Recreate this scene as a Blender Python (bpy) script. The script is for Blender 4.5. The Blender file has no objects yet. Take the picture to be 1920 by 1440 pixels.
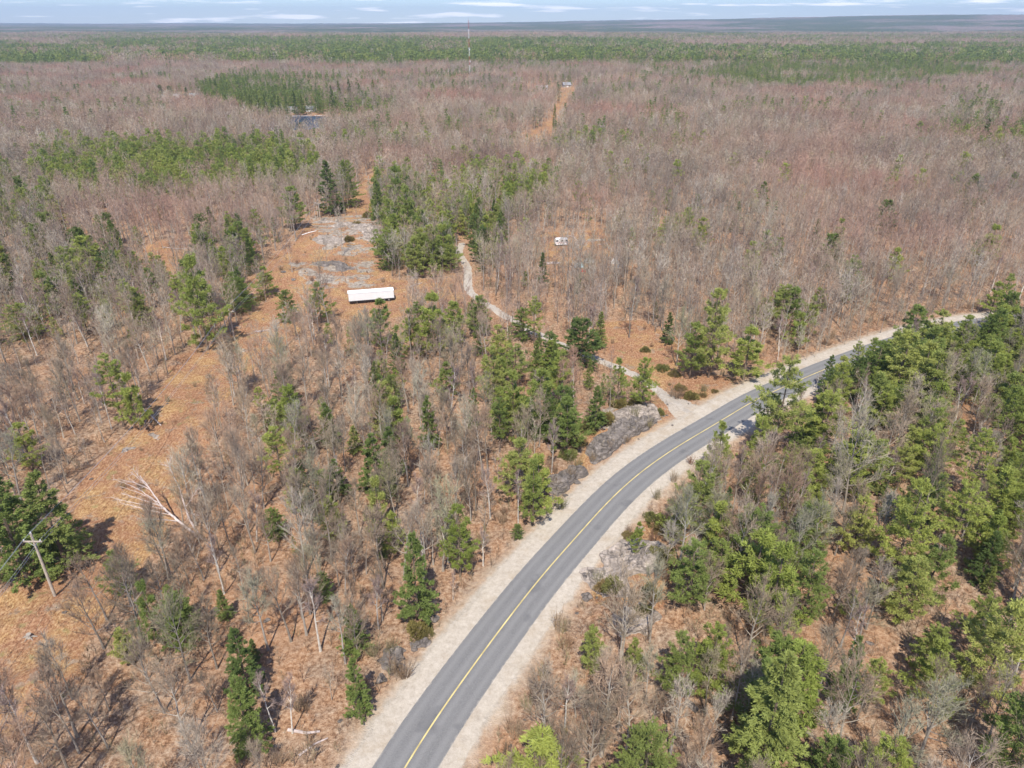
import bpy, math, numpy as np
from mathutils import Vector
R = math.radians
scene = bpy.context.scene
col = scene.collection
# ------------------------------------------------------------------ camera
W0, H0 = 1920.0, 1440.0          # the photograph's frame, used for bearings only
F = 1331.0                       # focal length in photograph pixels
CH = 72.0                        # camera height above the road
PITCH = math.atan(683.0 / F)
cam_d = bpy.data.cameras.new('camera'); cam = bpy.data.objects.new('camera', cam_d); col.objects.link(cam)
cam.location = (0, 0, CH); cam.rotation_euler = (math.pi / 2 - PITCH, 0, 0)
cam_d.sensor_width = 36; cam_d.lens = 36 * F / W0
cam_d.clip_start = 1; cam_d.clip_end = 60000
scene.camera = cam
# ------------------------------------------------------------------ world and sun
SUN_EL, SUN_AZ = R(56), R(183)   # azimuth the light comes from, clockwise from +Y
world = bpy.data.worlds.new('World'); scene.world = world; world.use_nodes = True
wn = world.node_tree; wn.nodes.clear()
def wnode(t, **k):
    n = wn.nodes.new(t)
    for a, b in k.items(): setattr(n, a, b)
    return n
sky = wnode('ShaderNodeTexSky', sky_type='NISHITA', sun_disc=False)
sky.sun_elevation = SUN_EL; sky.sun_rotation = SUN_AZ; sky.altitude = 300; sky.air_density = 1.0; sky.dust_density = 0.0; sky.ozone_density = 1.5
bg = wnode('ShaderNodeBackground'); out = wnode('ShaderNodeOutputWorld')
SKY_STRENGTH = 0.08
bg.inputs[1].default_value = SKY_STRENGTH
tc = wnode('ShaderNodeTexCoord'); mp = wnode('ShaderNodeMapping'); mp.inputs['Scale'].default_value = (10, 10, 150); mp.inputs['Location'].default_value = (2.3, .4, .2)
nz = wnode('ShaderNodeTexNoise'); nz.inputs['Scale'].default_value = 1.0; nz.inputs['Detail'].default_value = 6; nz.inputs['Roughness'].default_value = .55
rp = wnode('ShaderNodeValToRGB'); rp.color_ramp.elements[0].position = .555; rp.color_ramp.elements[1].position = .65
mx = wnode('ShaderNodeMix', data_type='RGBA'); mx.inputs[7].default_value = (18, 18, 18.3, 1)
mul = wnode('ShaderNodeMath', operation='MULTIPLY'); mul.inputs[1].default_value = 1.0
L = wn.links.new
L(tc.outputs['Generated'], mp.inputs[0]); L(mp.outputs[0], nz.inputs[0]); L(nz.outputs['Fac'], rp.inputs[0]); L(rp.outputs[0], mul.inputs[0]); L(mul.outputs[0], mx.inputs[0])
tint = wnode('ShaderNodeMix', data_type='RGBA', blend_type='MULTIPLY'); tint.inputs[0].default_value = 1; tint.inputs[7].default_value = (.86, 1.12, 1.62, 1); L(sky.outputs[0], tint.inputs[6]); L(tint.outputs[2], mx.inputs[6]); L(mx.outputs[2], bg.inputs[0]); L(bg.outputs[0], out.inputs[0])
sd = bpy.data.lights.new('sun', 'SUN'); sun = bpy.data.objects.new('sun', sd); col.objects.link(sun)
HAZE = 8.5e-5
sd.energy = 4.9; sd.angle = R(.5); sd.color = (1, .935, .83)
# light direction: from azimuth SUN_AZ, elevation SUN_EL
dirv = Vector((math.sin(SUN_AZ) * math.cos(SUN_EL), math.cos(SUN_AZ) * math.cos(SUN_EL), math.sin(SUN_EL)))
sun.rotation_euler = dirv.to_track_quat('Z', 'Y').to_euler(); sun.location = (0, -50, 200)
scene.view_settings.view_transform = 'Standard'; scene.view_settings.look = 'None'
scene.view_settings.exposure = 0.36; scene.view_settings.gamma = 1; scene.view_settings.use_curve_mapping = False
scene.render.engine = 'CYCLES'
cy = scene.cycles
cy.max_bounces = 4; cy.diffuse_bounces = 2; cy.glossy_bounces = 1; cy.transmission_bounces = 1; cy.volume_bounces = 0; cy.transparent_max_bounces = 4
cy.use_denoising = True; cy.denoiser = 'OPENIMAGEDENOISE'; cy.denoising_prefilter = 'ACCURATE'
cy.pixel_filter_type = 'BLACKMAN_HARRIS'; cy.filter_width = 1.5
scene.render.use_persistent_data = False

# ------------------------------------------------------------------ bearings: photograph pixel <-> place on the land
SP, CP = math.sin(PITCH), math.cos(PITCH)
def ray(px, py):
    u = np.asarray(px, float) - W0 / 2; v = np.asarray(py, float) - H0 / 2
    return u, F * CP - v * SP, -(F * SP + v * CP)          # x, forward, up
def G(px, py, z=0.0):
    a, b, c = ray(px, py); t = (z - CH) / c
    return a * t, b * t
def PX(x, y, z):
    dz = np.asarray(z, float) - CH
    dep = y * CP - dz * SP
    vv = -(dz * CP + y * SP)
    ok = dep > 1
    d = np.where(ok, dep, 1)
    return W0 / 2 + F * x / d, H0 / 2 + F * vv / d, np.where(ok, dep, -1)
# ------------------------------------------------------------------ noise helpers (numpy)
def vnoise(x, y, seed=0):
    x = np.asarray(x, float); y = np.asarray(y, float)
    xi = np.floor(x).astype(np.int64); yi = np.floor(y).astype(np.int64); fx = x - xi; fy = y - yi
    fx = fx * fx * (3 - 2 * fx); fy = fy * fy * (3 - 2 * fy)
    def h(a, b):
        n = (a * 374761393 + b * 668265263 + seed * 974634777) & 0xffffffff
        n = ((n ^ (n >> 13)) * 1274126177) & 0xffffffff
        return ((n ^ (n >> 16)) & 0xffff) / 65535.0
    return (h(xi, yi) * (1 - fx) * (1 - fy) + h(xi + 1, yi) * fx * (1 - fy) + h(xi, yi + 1) * (1 - fx) * fy + h(xi + 1, yi + 1) * fx * fy)
def fbm(x, y, s, seed=0, o=3):
    r = 0; a = .5; t = 0
    for i in range(o):
        r = r + a * vnoise(x / s, y / s, seed + i * 17); t += a; a *= .5; s *= .5
    return r / t
def sstep(a, b, x):
    t = np.clip((x - a) / (b - a), 0, 1); return t * t * (3 - 2 * t)
def inpoly(px, py, poly):
    px = np.asarray(px, float); py = np.asarray(py, float); r = np.zeros(px.shape, bool)
    n = len(poly)
    for i in range(n):
        x1, y1 = poly[i]; x2, y2 = poly[(i + 1) % n]
        if y1 == y2: continue
        c = ((y1 > py) != (y2 > py)) & (px < (x2 - x1) * (py - y1) / (y2 - y1) + x1)
        r ^= c
    return r
def spline(pts, step=2.0):
    p = [np.array(q, float) for q in pts]; p = [2 * p[0] - p[1]] + p + [2 * p[-1] - p[-2]]; o = []
    for i in range(1, len(p) - 2):
        n = max(2, int(np.linalg.norm(p[i + 1] - p[i]) / step))
        for k in range(n):
            t = k / n
            o.append(.5 * ((2 * p[i]) + (p[i + 1] - p[i - 1]) * t + (2 * p[i - 1] - 5 * p[i] + 4 * p[i + 1] - p[i + 2]) * t * t + (3 * p[i] - p[i - 1] - 3 * p[i + 1] + p[i + 2]) * t ** 3))
    o.append(p[-2]); return np.array(o)
def smooth(a, n):
    a = a.copy()
    for _ in range(n): a[1:-1] = (a[:-2] + 2 * a[1:-1] + a[2:]) / 4
    return a
def dpoly(x, y, P):
    x = np.asarray(x, float); y = np.asarray(y, float); best = np.full(x.shape, 1e9)
    for i in range(len(P) - 1):
        a = P[i]; d = P[i + 1] - a; l2 = d @ d + 1e-9
        t = np.clip(((x - a[0]) * d[0] + (y - a[1]) * d[1]) / l2, 0, 1)
        best = np.minimum(best, (x - a[0] - t * d[0]) ** 2 + (y - a[1] - t * d[1]) ** 2)
    return np.sqrt(best)
# ------------------------------------------------------------------ lines on the land
road_px = [(560, 1800), (665, 1610), (759.6, 1440), (816, 1351), (877, 1266), (938, 1183), (980, 1128), (1021, 1076), (1072, 1020), (1147, 935), (1211, 880), (1281, 833), (1360, 787), (1406, 757), (1465, 730), (1531, 701), (1592, 677), (1652, 655), (1712, 636), (1770, 621), (1840, 608), (1930, 600), (2060, 596)]
ROAD = smooth(spline(list(zip(*G(*zip(*road_px)))), 2.0), 12)
drive_px = [(866, 455), (860, 476), (876, 499), (877, 530), (881, 548), (907, 566), (938, 586), (962, 600), (1010, 625), (1080, 655), (1140, 680), (1190, 697), (1222, 715), (1240, 735), (1262, 755), (1300, 780), (1330, 800)]
DRIVE = smooth(spline(list(zip(*G(*zip(*drive_px)))), 2.0), 4)
CLEAR = [[(-200, 1180), (0, 1125), (30, 1085), (90, 1040), (150, 1000), (125, 950), (170, 895), (240, 835), (285, 780), (300, 740), (330, 690), (390, 650), (430, 610), (480, 575), (515, 545), (470, 530), (500, 500), (555, 455), (585, 420), (640, 405), (668, 370), (685, 330), (722, 318), (722, 350), (698, 380), (704, 420), (716, 455), (700, 490), (740, 520), (860, 520), (868, 560), (760, 596), (600, 600), (555, 625), (510, 665), (458, 720), (420, 785), (370, 865), (340, 940), (290, 1020), (240, 1075), (215, 1150), (165, 1290), (-200, 1480)],
         [(225, 480), (320, 448), (400, 480), (345, 522), (240, 522)],
         [(985, 440), (1130, 428), (1160, 462), (1120, 500), (1030, 500)],
         [(1130, 600), (1200, 595), (1290, 640), (1295, 690), (1395, 715), (1330, 760), (1240, 720), (1150, 690)],
         [(955, 290), (985, 262), (1034, 222), (1044, 198), (1050, 162), (1086, 158), (1078, 195), (1060, 228), (1040, 262), (1015, 294)],
         [(1085, 1010), (1240, 980), (1265, 1060), (1260, 1160), (1160, 1175), (1095, 1120)],
         [(1030, 950), (1080, 860), (1100, 790), (1240, 745), (1300, 775), (1120, 905)],
         [(508, 236), (530, 216), (612, 214), (622, 244), (606, 262), (588, 274), (560, 262)], [(296, 190), (300, 180), (395, 180), (395, 200), (300, 203)], [(455, 210), (480, 203), (500, 212), (470, 222)], [(985, 160), (1045, 158), (1045, 186), (985, 186)],
         [(1155, 150), (1200, 145), (1200, 170), (1160, 170)]]
ROCKY = [[(580, 402), (716, 398), (724, 482), (600, 484)], [(520, 490), (700, 490), (720, 540), (560, 545)], [(1090, 1000), (1230, 980), (1260, 1100), (1230, 1170), (1100, 1130)], [(1100, 770), (1240, 745), (1250, 790), (1100, 870)], [(215, 830), (275, 830), (275, 860), (215, 860)],
         [(390, 1140), (470, 1130), (470, 1165), (395, 1170)], [(700, 1200), (760, 1180), (770, 1300), (700, 1300)]]
# low bumps of bedrock: x, y, radius x, radius y, height
BUMPS = []
for px_, py_, rx_, ry_, hh_ in [(650, 445, 22, 16, 3.2), (1175, 1085, 9, 10, 1.7), (1190, 790, 16, 9, 2.0), (1075, 890, 8, 6, 1.2), (560, 520, 14, 10, 1.5)]:
    bx_, by_ = G(px_, py_); BUMPS.append((bx_, by_, rx_, ry_, hh_))
def zfun(x, y, dr=None):
    x = np.asarray(x, float); y = np.asarray(y, float)
    if dr is None: dr = dpoly(x, y, ROAD)
    z = 1.9 * (fbm(x, y, 34, 3) - .5) + .5 * (fbm(x, y, 5, 9, 2) - .5) + .9 * sstep(.5, .8, fbm(x, y, 8, 12, 2)) * sstep(-20, -45, x) * sstep(330, 250, y)
    for bx, by, rx, ry, hh in BUMPS:
        z = z + hh * np.exp(-(((x - bx) / rx) ** 2 + ((y - by) / ry) ** 2))
    k = sstep(7.5, 13, dr); z = z * k + .25 * (1 - k) * sstep(60, 8, dr)
    z = z - .35 * np.exp(-((dr - 8.4) / 1.1) ** 2)
    far = sstep(420, 1500, y); z = z + far * (16 * (fbm(x, y, 900, 21, 3) - .5))
    # long ridge on the skyline
    d = np.hypot(x, y); z = z + sstep(4800, 8800, d) * (sstep(-.25, .62, x / (d + 1)) * 98 + 6) + sstep(3000, 8000, d) * 22 * (fbm(x, y, 1900, 5, 2) - .5)
    # the lake basin
    lx, ly = LAKE
    q = np.sqrt(((x - lx) / np.where(x < lx, 62, 33)) ** 2 + ((y - ly) / 44) ** 2); k2 = sstep(.95, 1.35, q); z = z * k2 - 1.3 * (1 - sstep(.8, 1.08, q))
    return z
LAKE = G(584, 228)
# ------------------------------------------------------------------ materials
def mat(name):
    m = bpy.data.materials.new(name); m.use_nodes = True; nt = m.node_tree; nt.nodes.clear()
    o = nt.nodes.new('ShaderNodeOutputMaterial'); b = nt.nodes.new('ShaderNodeBsdfPrincipled'); nt.links.new(b.outputs[0], o.inputs[0])
    b.inputs['Specular IOR Level'].default_value = .15; b.inputs['Roughness'].default_value = .85
    return m, nt, b
class N:
    def __init__(s, nt): s.nt = nt
    def __call__(s, t, ins=None, **k):
        n = s.nt.nodes.new(t)
        for a, b in k.items(): setattr(n, a, b)
        for key, v in (ins or {}).items():
            if isinstance(v, bpy.types.NodeSocket): s.nt.links.new(v, n.inputs[key])
            else: n.inputs[key].default_value = v
        return n
    def mix(s, f, a, b, mode='MIX'):
        n = s('ShaderNodeMix', {0: f, 6: a, 7: b}, data_type='RGBA', blend_type=mode); return n.outputs[2]
    def math(s, op, a, b=0.0, c=None):
        ins = {0: a, 1: b}
        if c is not None: ins[2] = c
        return s('ShaderNodeMath', ins, operation=op).outputs[0]
    def ramp(s, f, stops, interp='LINEAR'):
        n = s('ShaderNodeValToRGB', {0: f}); e = n.color_ramp.elements; n.color_ramp.interpolation = interp
        while len(e) < len(stops): e.new(.5)
        for q, (p, c) in zip(e, stops): q.position = p; q.color = c if len(c) == 4 else (*c, 1)
        return n.outputs[0]
    def noise(s, vec, scale, detail=3, rough=.55):
        return s('ShaderNodeTexNoise', {'Vector': vec, 'Scale': scale, 'Detail': detail, 'Roughness': rough}).outputs['Fac']
    def attr(s, name): return s('ShaderNodeAttribute', attribute_name=name).outputs['Fac']
    def bump(s, h, strength, dist):
        return s('ShaderNodeBump', {'Height': h, 'Strength': strength, 'Distance': dist}).outputs[0]
def c4(r, g, b): return (r, g, b, 1)
def ground_mat():
    m, nt, b = mat('forest_floor'); n = N(nt); pos = n('ShaderNodeNewGeometry').outputs['Position']
    big = n.noise(pos, .035, 4); mid = n.noise(pos, .28, 4); fine = n.noise(pos, 1.7, 5, .7); tiny = n.noise(pos, 5.5, 3, .7)
    leaf = n.math('ADD', n.math('MULTIPLY', fine, .6), n.math('MULTIPLY', n.noise(pos, 9.0, 3, .8), .4))
    litter = n.ramp(leaf, [(.34, (.06, .04, .026)), (.44, (.235, .125, .07)), (.52, (.385, .235, .14)), (.60, (.51, .35, .235)), (.68, (.63, .49, .37))])
    grey = n.ramp(leaf, [(.34, (.055, .042, .03)), (.45, (.215, .155, .11)), (.55, (.35, .275, .205)), (.66, (.53, .45, .36))])
    base = n.mix(n.ramp(mid, [(.40, (0, 0, 0)), (.66, (.75, .75, .75))]), litter, grey)
    orange = n.ramp(tiny, [(.3, (.22, .10, .05)), (.5, (.42, .20, .095)), (.7, (.55, .32, .17))])
    base = n.mix(n.ramp(big, [(.48, (0, 0, 0)), (.64, (.35, .35, .35))]), base, orange)
    # open ground: dry yellow grass and brown bracken
    st_ = n('ShaderNodeMapping', {0: pos}); st_.inputs['Scale'].default_value = (1.0, .55, 1)
    gl = n.math('ADD', n.math('MULTIPLY', n.noise(st_.outputs[0], 3.2, 5, .75), .6), n.math('MULTIPLY', n.noise(pos, 10.0, 3, .8), .4))
    grass = n.ramp(gl, [(.34, (.09, .06, .035)), (.44, (.27, .145, .065)), (.52, (.43, .265, .125)), (.60, (.56, .40, .21)), (.68, (.66, .53, .34))])
    brown = n.ramp(gl, [(.34, (.07, .04, .025)), (.45, (.25, .12, .065)), (.55, (.40, .235, .135)), (.66, (.56, .40, .27))])
    clr = n.mix(n.ramp(n.noise(pos, .13, 5, .65), [(.38, (0, 0, 0)), (.54, (1, 1, 1))]), grass, brown)
    clr = n.mix(n.ramp(n.noise(pos, .31, 5, .65), [(.58, (0, 0, 0)), (.64, (.7, .7, .7))]), clr, grey)
    moss = n.mix(n.ramp(n.noise(pos, .5, 3), [(.6, (0, 0, 0)), (.7, (.5, .5, .5))]), clr, c4(.22, .22, .09))
    cl = n.math('ADD', n.attr('clear'), n.math('MULTIPLY', n.math('SUBTRACT', mid, .5), .9))
    base = n.mix(n.ramp(cl, [(.38, (0, 0, 0)), (.56, (1, 1, 1))]), base, moss)
    # bare bedrock
    rockc = n.ramp(n.noise(pos, .9, 6, .7), [(.3, (.15, .125, .105)), (.45, (.28, .235, .19)), (.6, (.41, .355, .29)), (.75, (.50, .47, .39))])
    rk = n.math('MULTIPLY', n.attr('rock'), n.noise(pos, .22, 5, .65))
    base = n.mix(n.ramp(rk, [(.475, (0, 0, 0)), (.515, (1, 1, 1))]), base, rockc)
    # drive and shoulders from the distance to the lines
    dd = n.math('ADD', n.attr('dd'), n.math('MULTIPLY', n.math('SUBTRACT', n.noise(pos, .6, 4), .5), 1.6))
    gravel = n.ramp(n.noise(pos, 3.2, 5, .7), [(.3, (.30, .255, .205)), (.5, (.445, .39, .325)), (.7, (.56, .50, .43))])
    strip = n.ramp(n.math('ABSOLUTE', n.math('SUBTRACT', n.attr('dd'), 0.0)), [(0, (.30, .30, .30)), (.02, (0, 0, 0))])
    base = n.mix(n.ramp(dd, [(0.0, (1, 1, 1)), (1.0, (0, 0, 0))]), base, gravel) if False else n.mix(n.math('LESS_THAN', dd, .95), base, gravel)
    rd0 = n.attr('rd')
    rd = n.math('ADD', rd0, n.math('MULTIPLY', n.math('SUBTRACT', n.noise(pos, .35, 5, .65), .5), 3.6))
    sandy = n.ramp(n.noise(pos, 1.1, 5, .7), [(.3, (.34, .26, .18)), (.5, (.50, .415, .315)), (.7, (.60, .52, .43))])
    f2 = n.math('MULTIPLY', n.ramp(n.math('DIVIDE', rd, 20), [(.31, (1, 1, 1)), (.42, (0, 0, 0))]), .7)
    base = n.mix(f2, base, sandy)
    sh = n.ramp(n.noise(pos, 1.6, 6, .75), [(.25, (.31, .265, .21)), (.5, (.455, .40, .33)), (.75, (.57, .515, .44))])
    rd2 = n.math('ADD', rd0, n.math('MULTIPLY', n.math('SUBTRACT', n.noise(pos, .45, 6, .65), .5), 2.4))
    f3 = n.ramp(n.math('DIVIDE', rd2, 20), [(.288, (1, 1, 1)), (.325, (0, 0, 0))])
    base = n.mix(f3, base, sh)
    nt.links.new(base, b.inputs['Base Color'])
    nt.links.new(n.bump(n.math('ADD', n.math('MULTIPLY', n.math('ADD', fine, tiny), .35), n.math('MULTIPLY', mid, .8)), .75, .6), b.inputs['Normal'])
    b.inputs['Roughness'].default_value = .95; b.inputs['Specular IOR Level'].default_value = .05
    return m
def asphalt_mat():
    m, nt, b = mat('asphalt'); n = N(nt); pos = n('ShaderNodeNewGeometry').outputs['Position']
    uv = n('ShaderNodeUVMap', uv_map='UVMap').outputs[0]; sep = n('ShaderNodeSeparateXYZ', {0: uv})
    across = sep.outputs[0]      # -3.4 .. 3.4 m
    ab = n.math('ABSOLUTE', across)
    # worn wheel tracks at about 0.9 m and 2.5 m from the centre line
    def track(c, w): return n.math('POWER', 2.718, n.math('MULTIPLY', n.math('POWER', n.math('DIVIDE', n.math('SUBTRACT', ab, c), w), 2.0), -1.0))
    t = n.math('ADD', track(.85, .38), track(2.45, .38))
    st = n('ShaderNodeMapping', {0: uv}); st.inputs['Scale'].default_value = (2.2, .12, 1)
    streak = n.noise(st.outputs[0], 1.0, 5, .6)
    basec = n.ramp(n.noise(pos, 7, 4, .7), [(.25, (.125, .125, .125)), (.5, (.172, .170, .168)), (.75, (.22, .217, .212))])
    c = n.mix(n.math('MULTIPLY', t, .42), basec, c4(.26, .255, .25))
    c = n.mix(n.math('MULTIPLY', n.math('SUBTRACT', streak, .38), .9), c, c4(.235, .232, .23))
    pat = n.ramp(n.noise(pos, .18, 3), [(.60, (0, 0, 0)), (.66, (.35, .35, .35))])
    c = n.mix(pat, c, c4(.085, .085, .09))
    # cracks across the lanes
    cr = n('ShaderNodeTexVoronoi', {'Vector': pos, 'Scale': .16}, feature='DISTANCE_TO_EDGE').outputs['Distance']
    c = n.mix(n.math('MULTIPLY', n.math('MULTIPLY', n.math('LESS_THAN', cr, .002), n.math('GREATER_THAN', n.noise(pos, .08, 2), .55)), .3), c, c4(.06, .06, .06))
    # dusty edge
    e = n.math('ADD', ab, n.math('MULTIPLY', n.math('SUBTRACT', n.noise(pos, 1.3, 4), .5), .7))
    c = n.mix(n.ramp(n.math('DIVIDE', e, 4), [(.79, (0, 0, 0)), (.86, (.75, .75, .75))]), c, c4(.42, .38, .33))
    nt.links.new(c, b.inputs['Base Color']); b.inputs['Roughness'].default_value = .8
    return m
def simple(name, color, rough=.8, scale=3.0, var=.25, metal=0.0, spec=.2):
    m, nt, b = mat(name); n = N(nt); tc_ = n('ShaderNodeTexCoord').outputs['Object']
    f = n.noise(tc_, scale, 4, .65); lo = tuple(v * (1 - var) for v in color); hi = tuple(min(1, v * (1 + var)) for v in color)
    nt.links.new(n.ramp(f, [(.3, lo), (.7, hi)]), b.inputs['Base Color']); b.inputs['Roughness'].default_value = rough; b.inputs['Metallic'].default_value = metal
    b.inputs['Specular IOR Level'].default_value = spec
    return m
def plant_mat(name, cols, shade=.25, regional=None, scale=.6, trans=0.0):
    """colour differs from plant to plant and in patches of the land; leaf clumps differ a little inside one plant"""
    m, nt, b = mat(name); n = N(nt); oi = n('ShaderNodeObjectInfo')
    k = len(cols); base = n.ramp(oi.outputs['Random'], [(i / (k - 1), c) for i, c in enumerate(cols)])
    if regional:
        rc, sc, lo, hi = regional
        base = n.mix(n.ramp(n.noise(oi.outputs['Location'], sc, 3), [(lo, (0, 0, 0)), (hi, (1, 1, 1))]), base, c4(*rc))
    obj = n('ShaderNodeTexCoord').outputs['Object']
    if 'twig' in name or 'bark' in name: base = n.mix(1.0, base, n.ramp(n.noise(oi.outputs['Location'], .022, 4, .65), [(.36, (.66, .66, .68)), (.62, (1.12, 1.10, 1.06))]), 'MULTIPLY')
    v = n.noise(obj, scale, 2); f = n.ramp(v, [(.3, (1 - shade,) * 3), (.7, (1 + shade * .8,) * 3)])
    base = n.mix(1.0, base, f, 'MULTIPLY')
    nt.links.new(base, b.inputs['Base Color']); b.inputs['Specular IOR Level'].default_value = .08
    if trans:
        tr = n('ShaderNodeBsdfTranslucent', {'Color': base}); ms = n('ShaderNodeMixShader', {0: trans, 1: b.outputs[0], 2: tr.outputs[0]})
        nt.links.new(ms.outputs[0], [q for q in nt.nodes if q.type == 'OUTPUT_MATERIAL'][0].inputs[0])
    return m
M = {}
M['ground'] = ground_mat(); M['asphalt'] = asphalt_mat()
M['bark'] = plant_mat('grey_bark', [(.36, .315, .265), (.46, .42, .365), (.29, .25, .205), (.52, .485, .44)], .2, None, .8)
M['twig'] = plant_mat('bare_twigs', [(.37, .29, .21), (.46, .39, .30), (.29, .20, .14), (.52, .47, .39), (.35, .34, .22), (.42, .29, .21), (.33, .275, .20), (.24, .19, .14)], .2, ((.44, .265, .20), .011, .52, .68), .5)
M['birch'] = plant_mat('birch_bark', [(.62, .57, .50), (.72, .69, .63)], .3, None, 1.5)
M['pinefar'] = plant_mat('shade_darkened_needles', [(.18, .24, .065), (.26, .32, .08), (.12, .17, .06), (.33, .36, .10)], .3, None, .9, .3)  # needle colour darkened to stand in for self-shadow the coarse far crowns lack
M['twigmid'] = plant_mat('fine_bare_twigs', [(.37, .29, .22), (.46, .385, .305), (.31, .225, .17), (.52, .46, .39), (.37, .33, .235), (.42, .305, .235), (.26, .205, .165)], .22, ((.45, .275, .215), .010, .50, .66), .5)
M['birchtwig'] = plant_mat('birch_twigs', [(.34, .25, .22), (.40, .31, .28)], .2, None, .5)
M['dead'] = plant_mat('weathered_wood', [(.46, .385, .355), (.54, .46, .43)], .3, None, 1.2)
M['conbark'] = plant_mat('conifer_bark', [(.17, .13, .10), (.23, .18, .14)], .2, None, .8)
M['pine'] = plant_mat('pine_needles', [(.31, .375, .09), (.42, .465, .12), (.24, .31, .09), (.48, .50, .15)], .28, None, .9, .42)
M['fir'] = plant_mat('fir_needles', [(.13, .185, .06), (.22, .28, .08), (.17, .23, .075), (.31, .35, .10)], .28, None, 1.1, .3)
M['juniper'] = plant_mat('juniper_needles', [(.20, .17, .06), (.26, .19, .09), (.17, .18, .06)], .3, None, 1.5, .1)
M['shrub'] = plant_mat('shrub_twigs', [(.34, .20, .13), (.27, .20, .13), (.40, .30, .21), (.26, .25, .13)], .2, None, 1.0)
M['wood'] = simple('grey_pole_wood', (.44, .38, .31), .85, 2.0, .2)
M['white'] = simple('white_paint', (.83, .83, .84), .6, .5, .05, 0, .2)
M['silver'] = simple('pale_aluminium', (.72, .73, .75), .4, .5, .08, .2, .4)
M['dark'] = simple('dark_rubber', (.03, .03, .032), .8)
M['glass'] = simple('dark_glass', (.04, .05, .06), .15, 1, .1, 0, .5)
M['yellow'] = simple('yellow_road_paint', (.58, .47, .20), .75, .45, .30)
M['blue'] = simple('blue_plastic', (.05, .20, .42), .5, 2, .2)
M['teal'] = simple('faded_teal_tarp', (.30, .45, .50), .6, 2, .25)
M['panel'] = simple('white_side_panels', (.74, .75, .76), .9, .3, .03, 0, .03)
M['roofwhite'] = simple('white_roof_sheet', (.86, .86, .86), .9, .3, .03, 0, .03)
M['red'] = simple('red_paint', (.42, .07, .05), .6, 1, .2)
M['steel'] = simple('galvanised_steel', (.45, .46, .47), .5, 1, .15, .5)
M['roofgrey'] = simple('grey_shingles', (.25, .25, .26), .9, 2, .2)
M['cabinwall'] = simple('painted_boards', (.50, .44, .36), .8, 1.5, .15)
def rock_mat(name, k, crackiness):
    m, nt, b = mat(name); n = N(nt); obj = n('ShaderNodeTexCoord').outputs['Object']
    mp_ = n('ShaderNodeMapping', {0: obj}); mp_.inputs['Rotation'].default_value = (.5, .3, .6); mp_.inputs['Scale'].default_value = (.35, .35, 2.6)
    band = n.noise(mp_.outputs[0], 1.2, 6, .7); blot = n.noise(obj, .7, 5, .65)
    c = n.ramp(band, [(.28, tuple(v * .32 for v in k)), (.42, tuple(v * .65 for v in k)), (.56, k), (.72, tuple(min(.75, v * 1.5) for v in k))])
    c = n.mix(n.ramp(blot, [(.54, (0, 0, 0)), (.66, (.7, .7, .7))]), c, c4(*[min(.7, v * 1.55) for v in k]))
    c = n.mix(n.ramp(n.noise(obj, 1.9, 4), [(.60, (0, 0, 0)), (.7, (.55, .55, .55))]), c, c4(.22, .17, .085))
    warped = n.mix(1.0, obj, n('ShaderNodeTexNoise', {'Vector': obj, 'Scale': .45, 'Detail': 7.0, 'Roughness': .65}).outputs['Color'], 'ADD')
    st_ = n('ShaderNodeMapping', {0: warped}); st_.inputs['Scale'].default_value = (.5, .28, 1.3); st_.inputs['Rotation'].default_value = (.2, .1, .5)
    ck = n('ShaderNodeTexVoronoi', {'Vector': st_.outputs[0], 'Scale': 1.0}, feature='DISTANCE_TO_EDGE').outputs['Distance']
    c = n.mix(n.math('MULTIPLY', n.ramp(ck, [(0.0, (1, 1, 1)), (.035, (0, 0, 0))]), crackiness), c, c4(.05, .045, .04))
    nt.links.new(c, b.inputs['Base Color']); nt.links.new(n.bump(n.math('ADD', n.math('MULTIPLY', band, .8), n.math('MINIMUM', n.math('MULTIPLY', ck, 5.0), .22)), 1.0, .5), b.inputs['Normal']); return m
M['light_stone'] = rock_mat('light_stone_surface', (.37, .315, .27), .16)
M['rock'] = rock_mat('banded_bedrock', (.215, .187, .168), .3)
def water_mat():
    m, nt, b = mat('lake_water'); n = N(nt); pos = n('ShaderNodeNewGeometry').outputs['Position']
    b.inputs['Base Color'].default_value = c4(.006, .038, .115); b.inputs['Roughness'].default_value = .15; b.inputs['Specular IOR Level'].default_value = .5
    nt.links.new(n.bump(n.noise(pos, .8, 3), .15, .2), b.inputs['Normal']); return m
M['water'] = water_mat()

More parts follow.
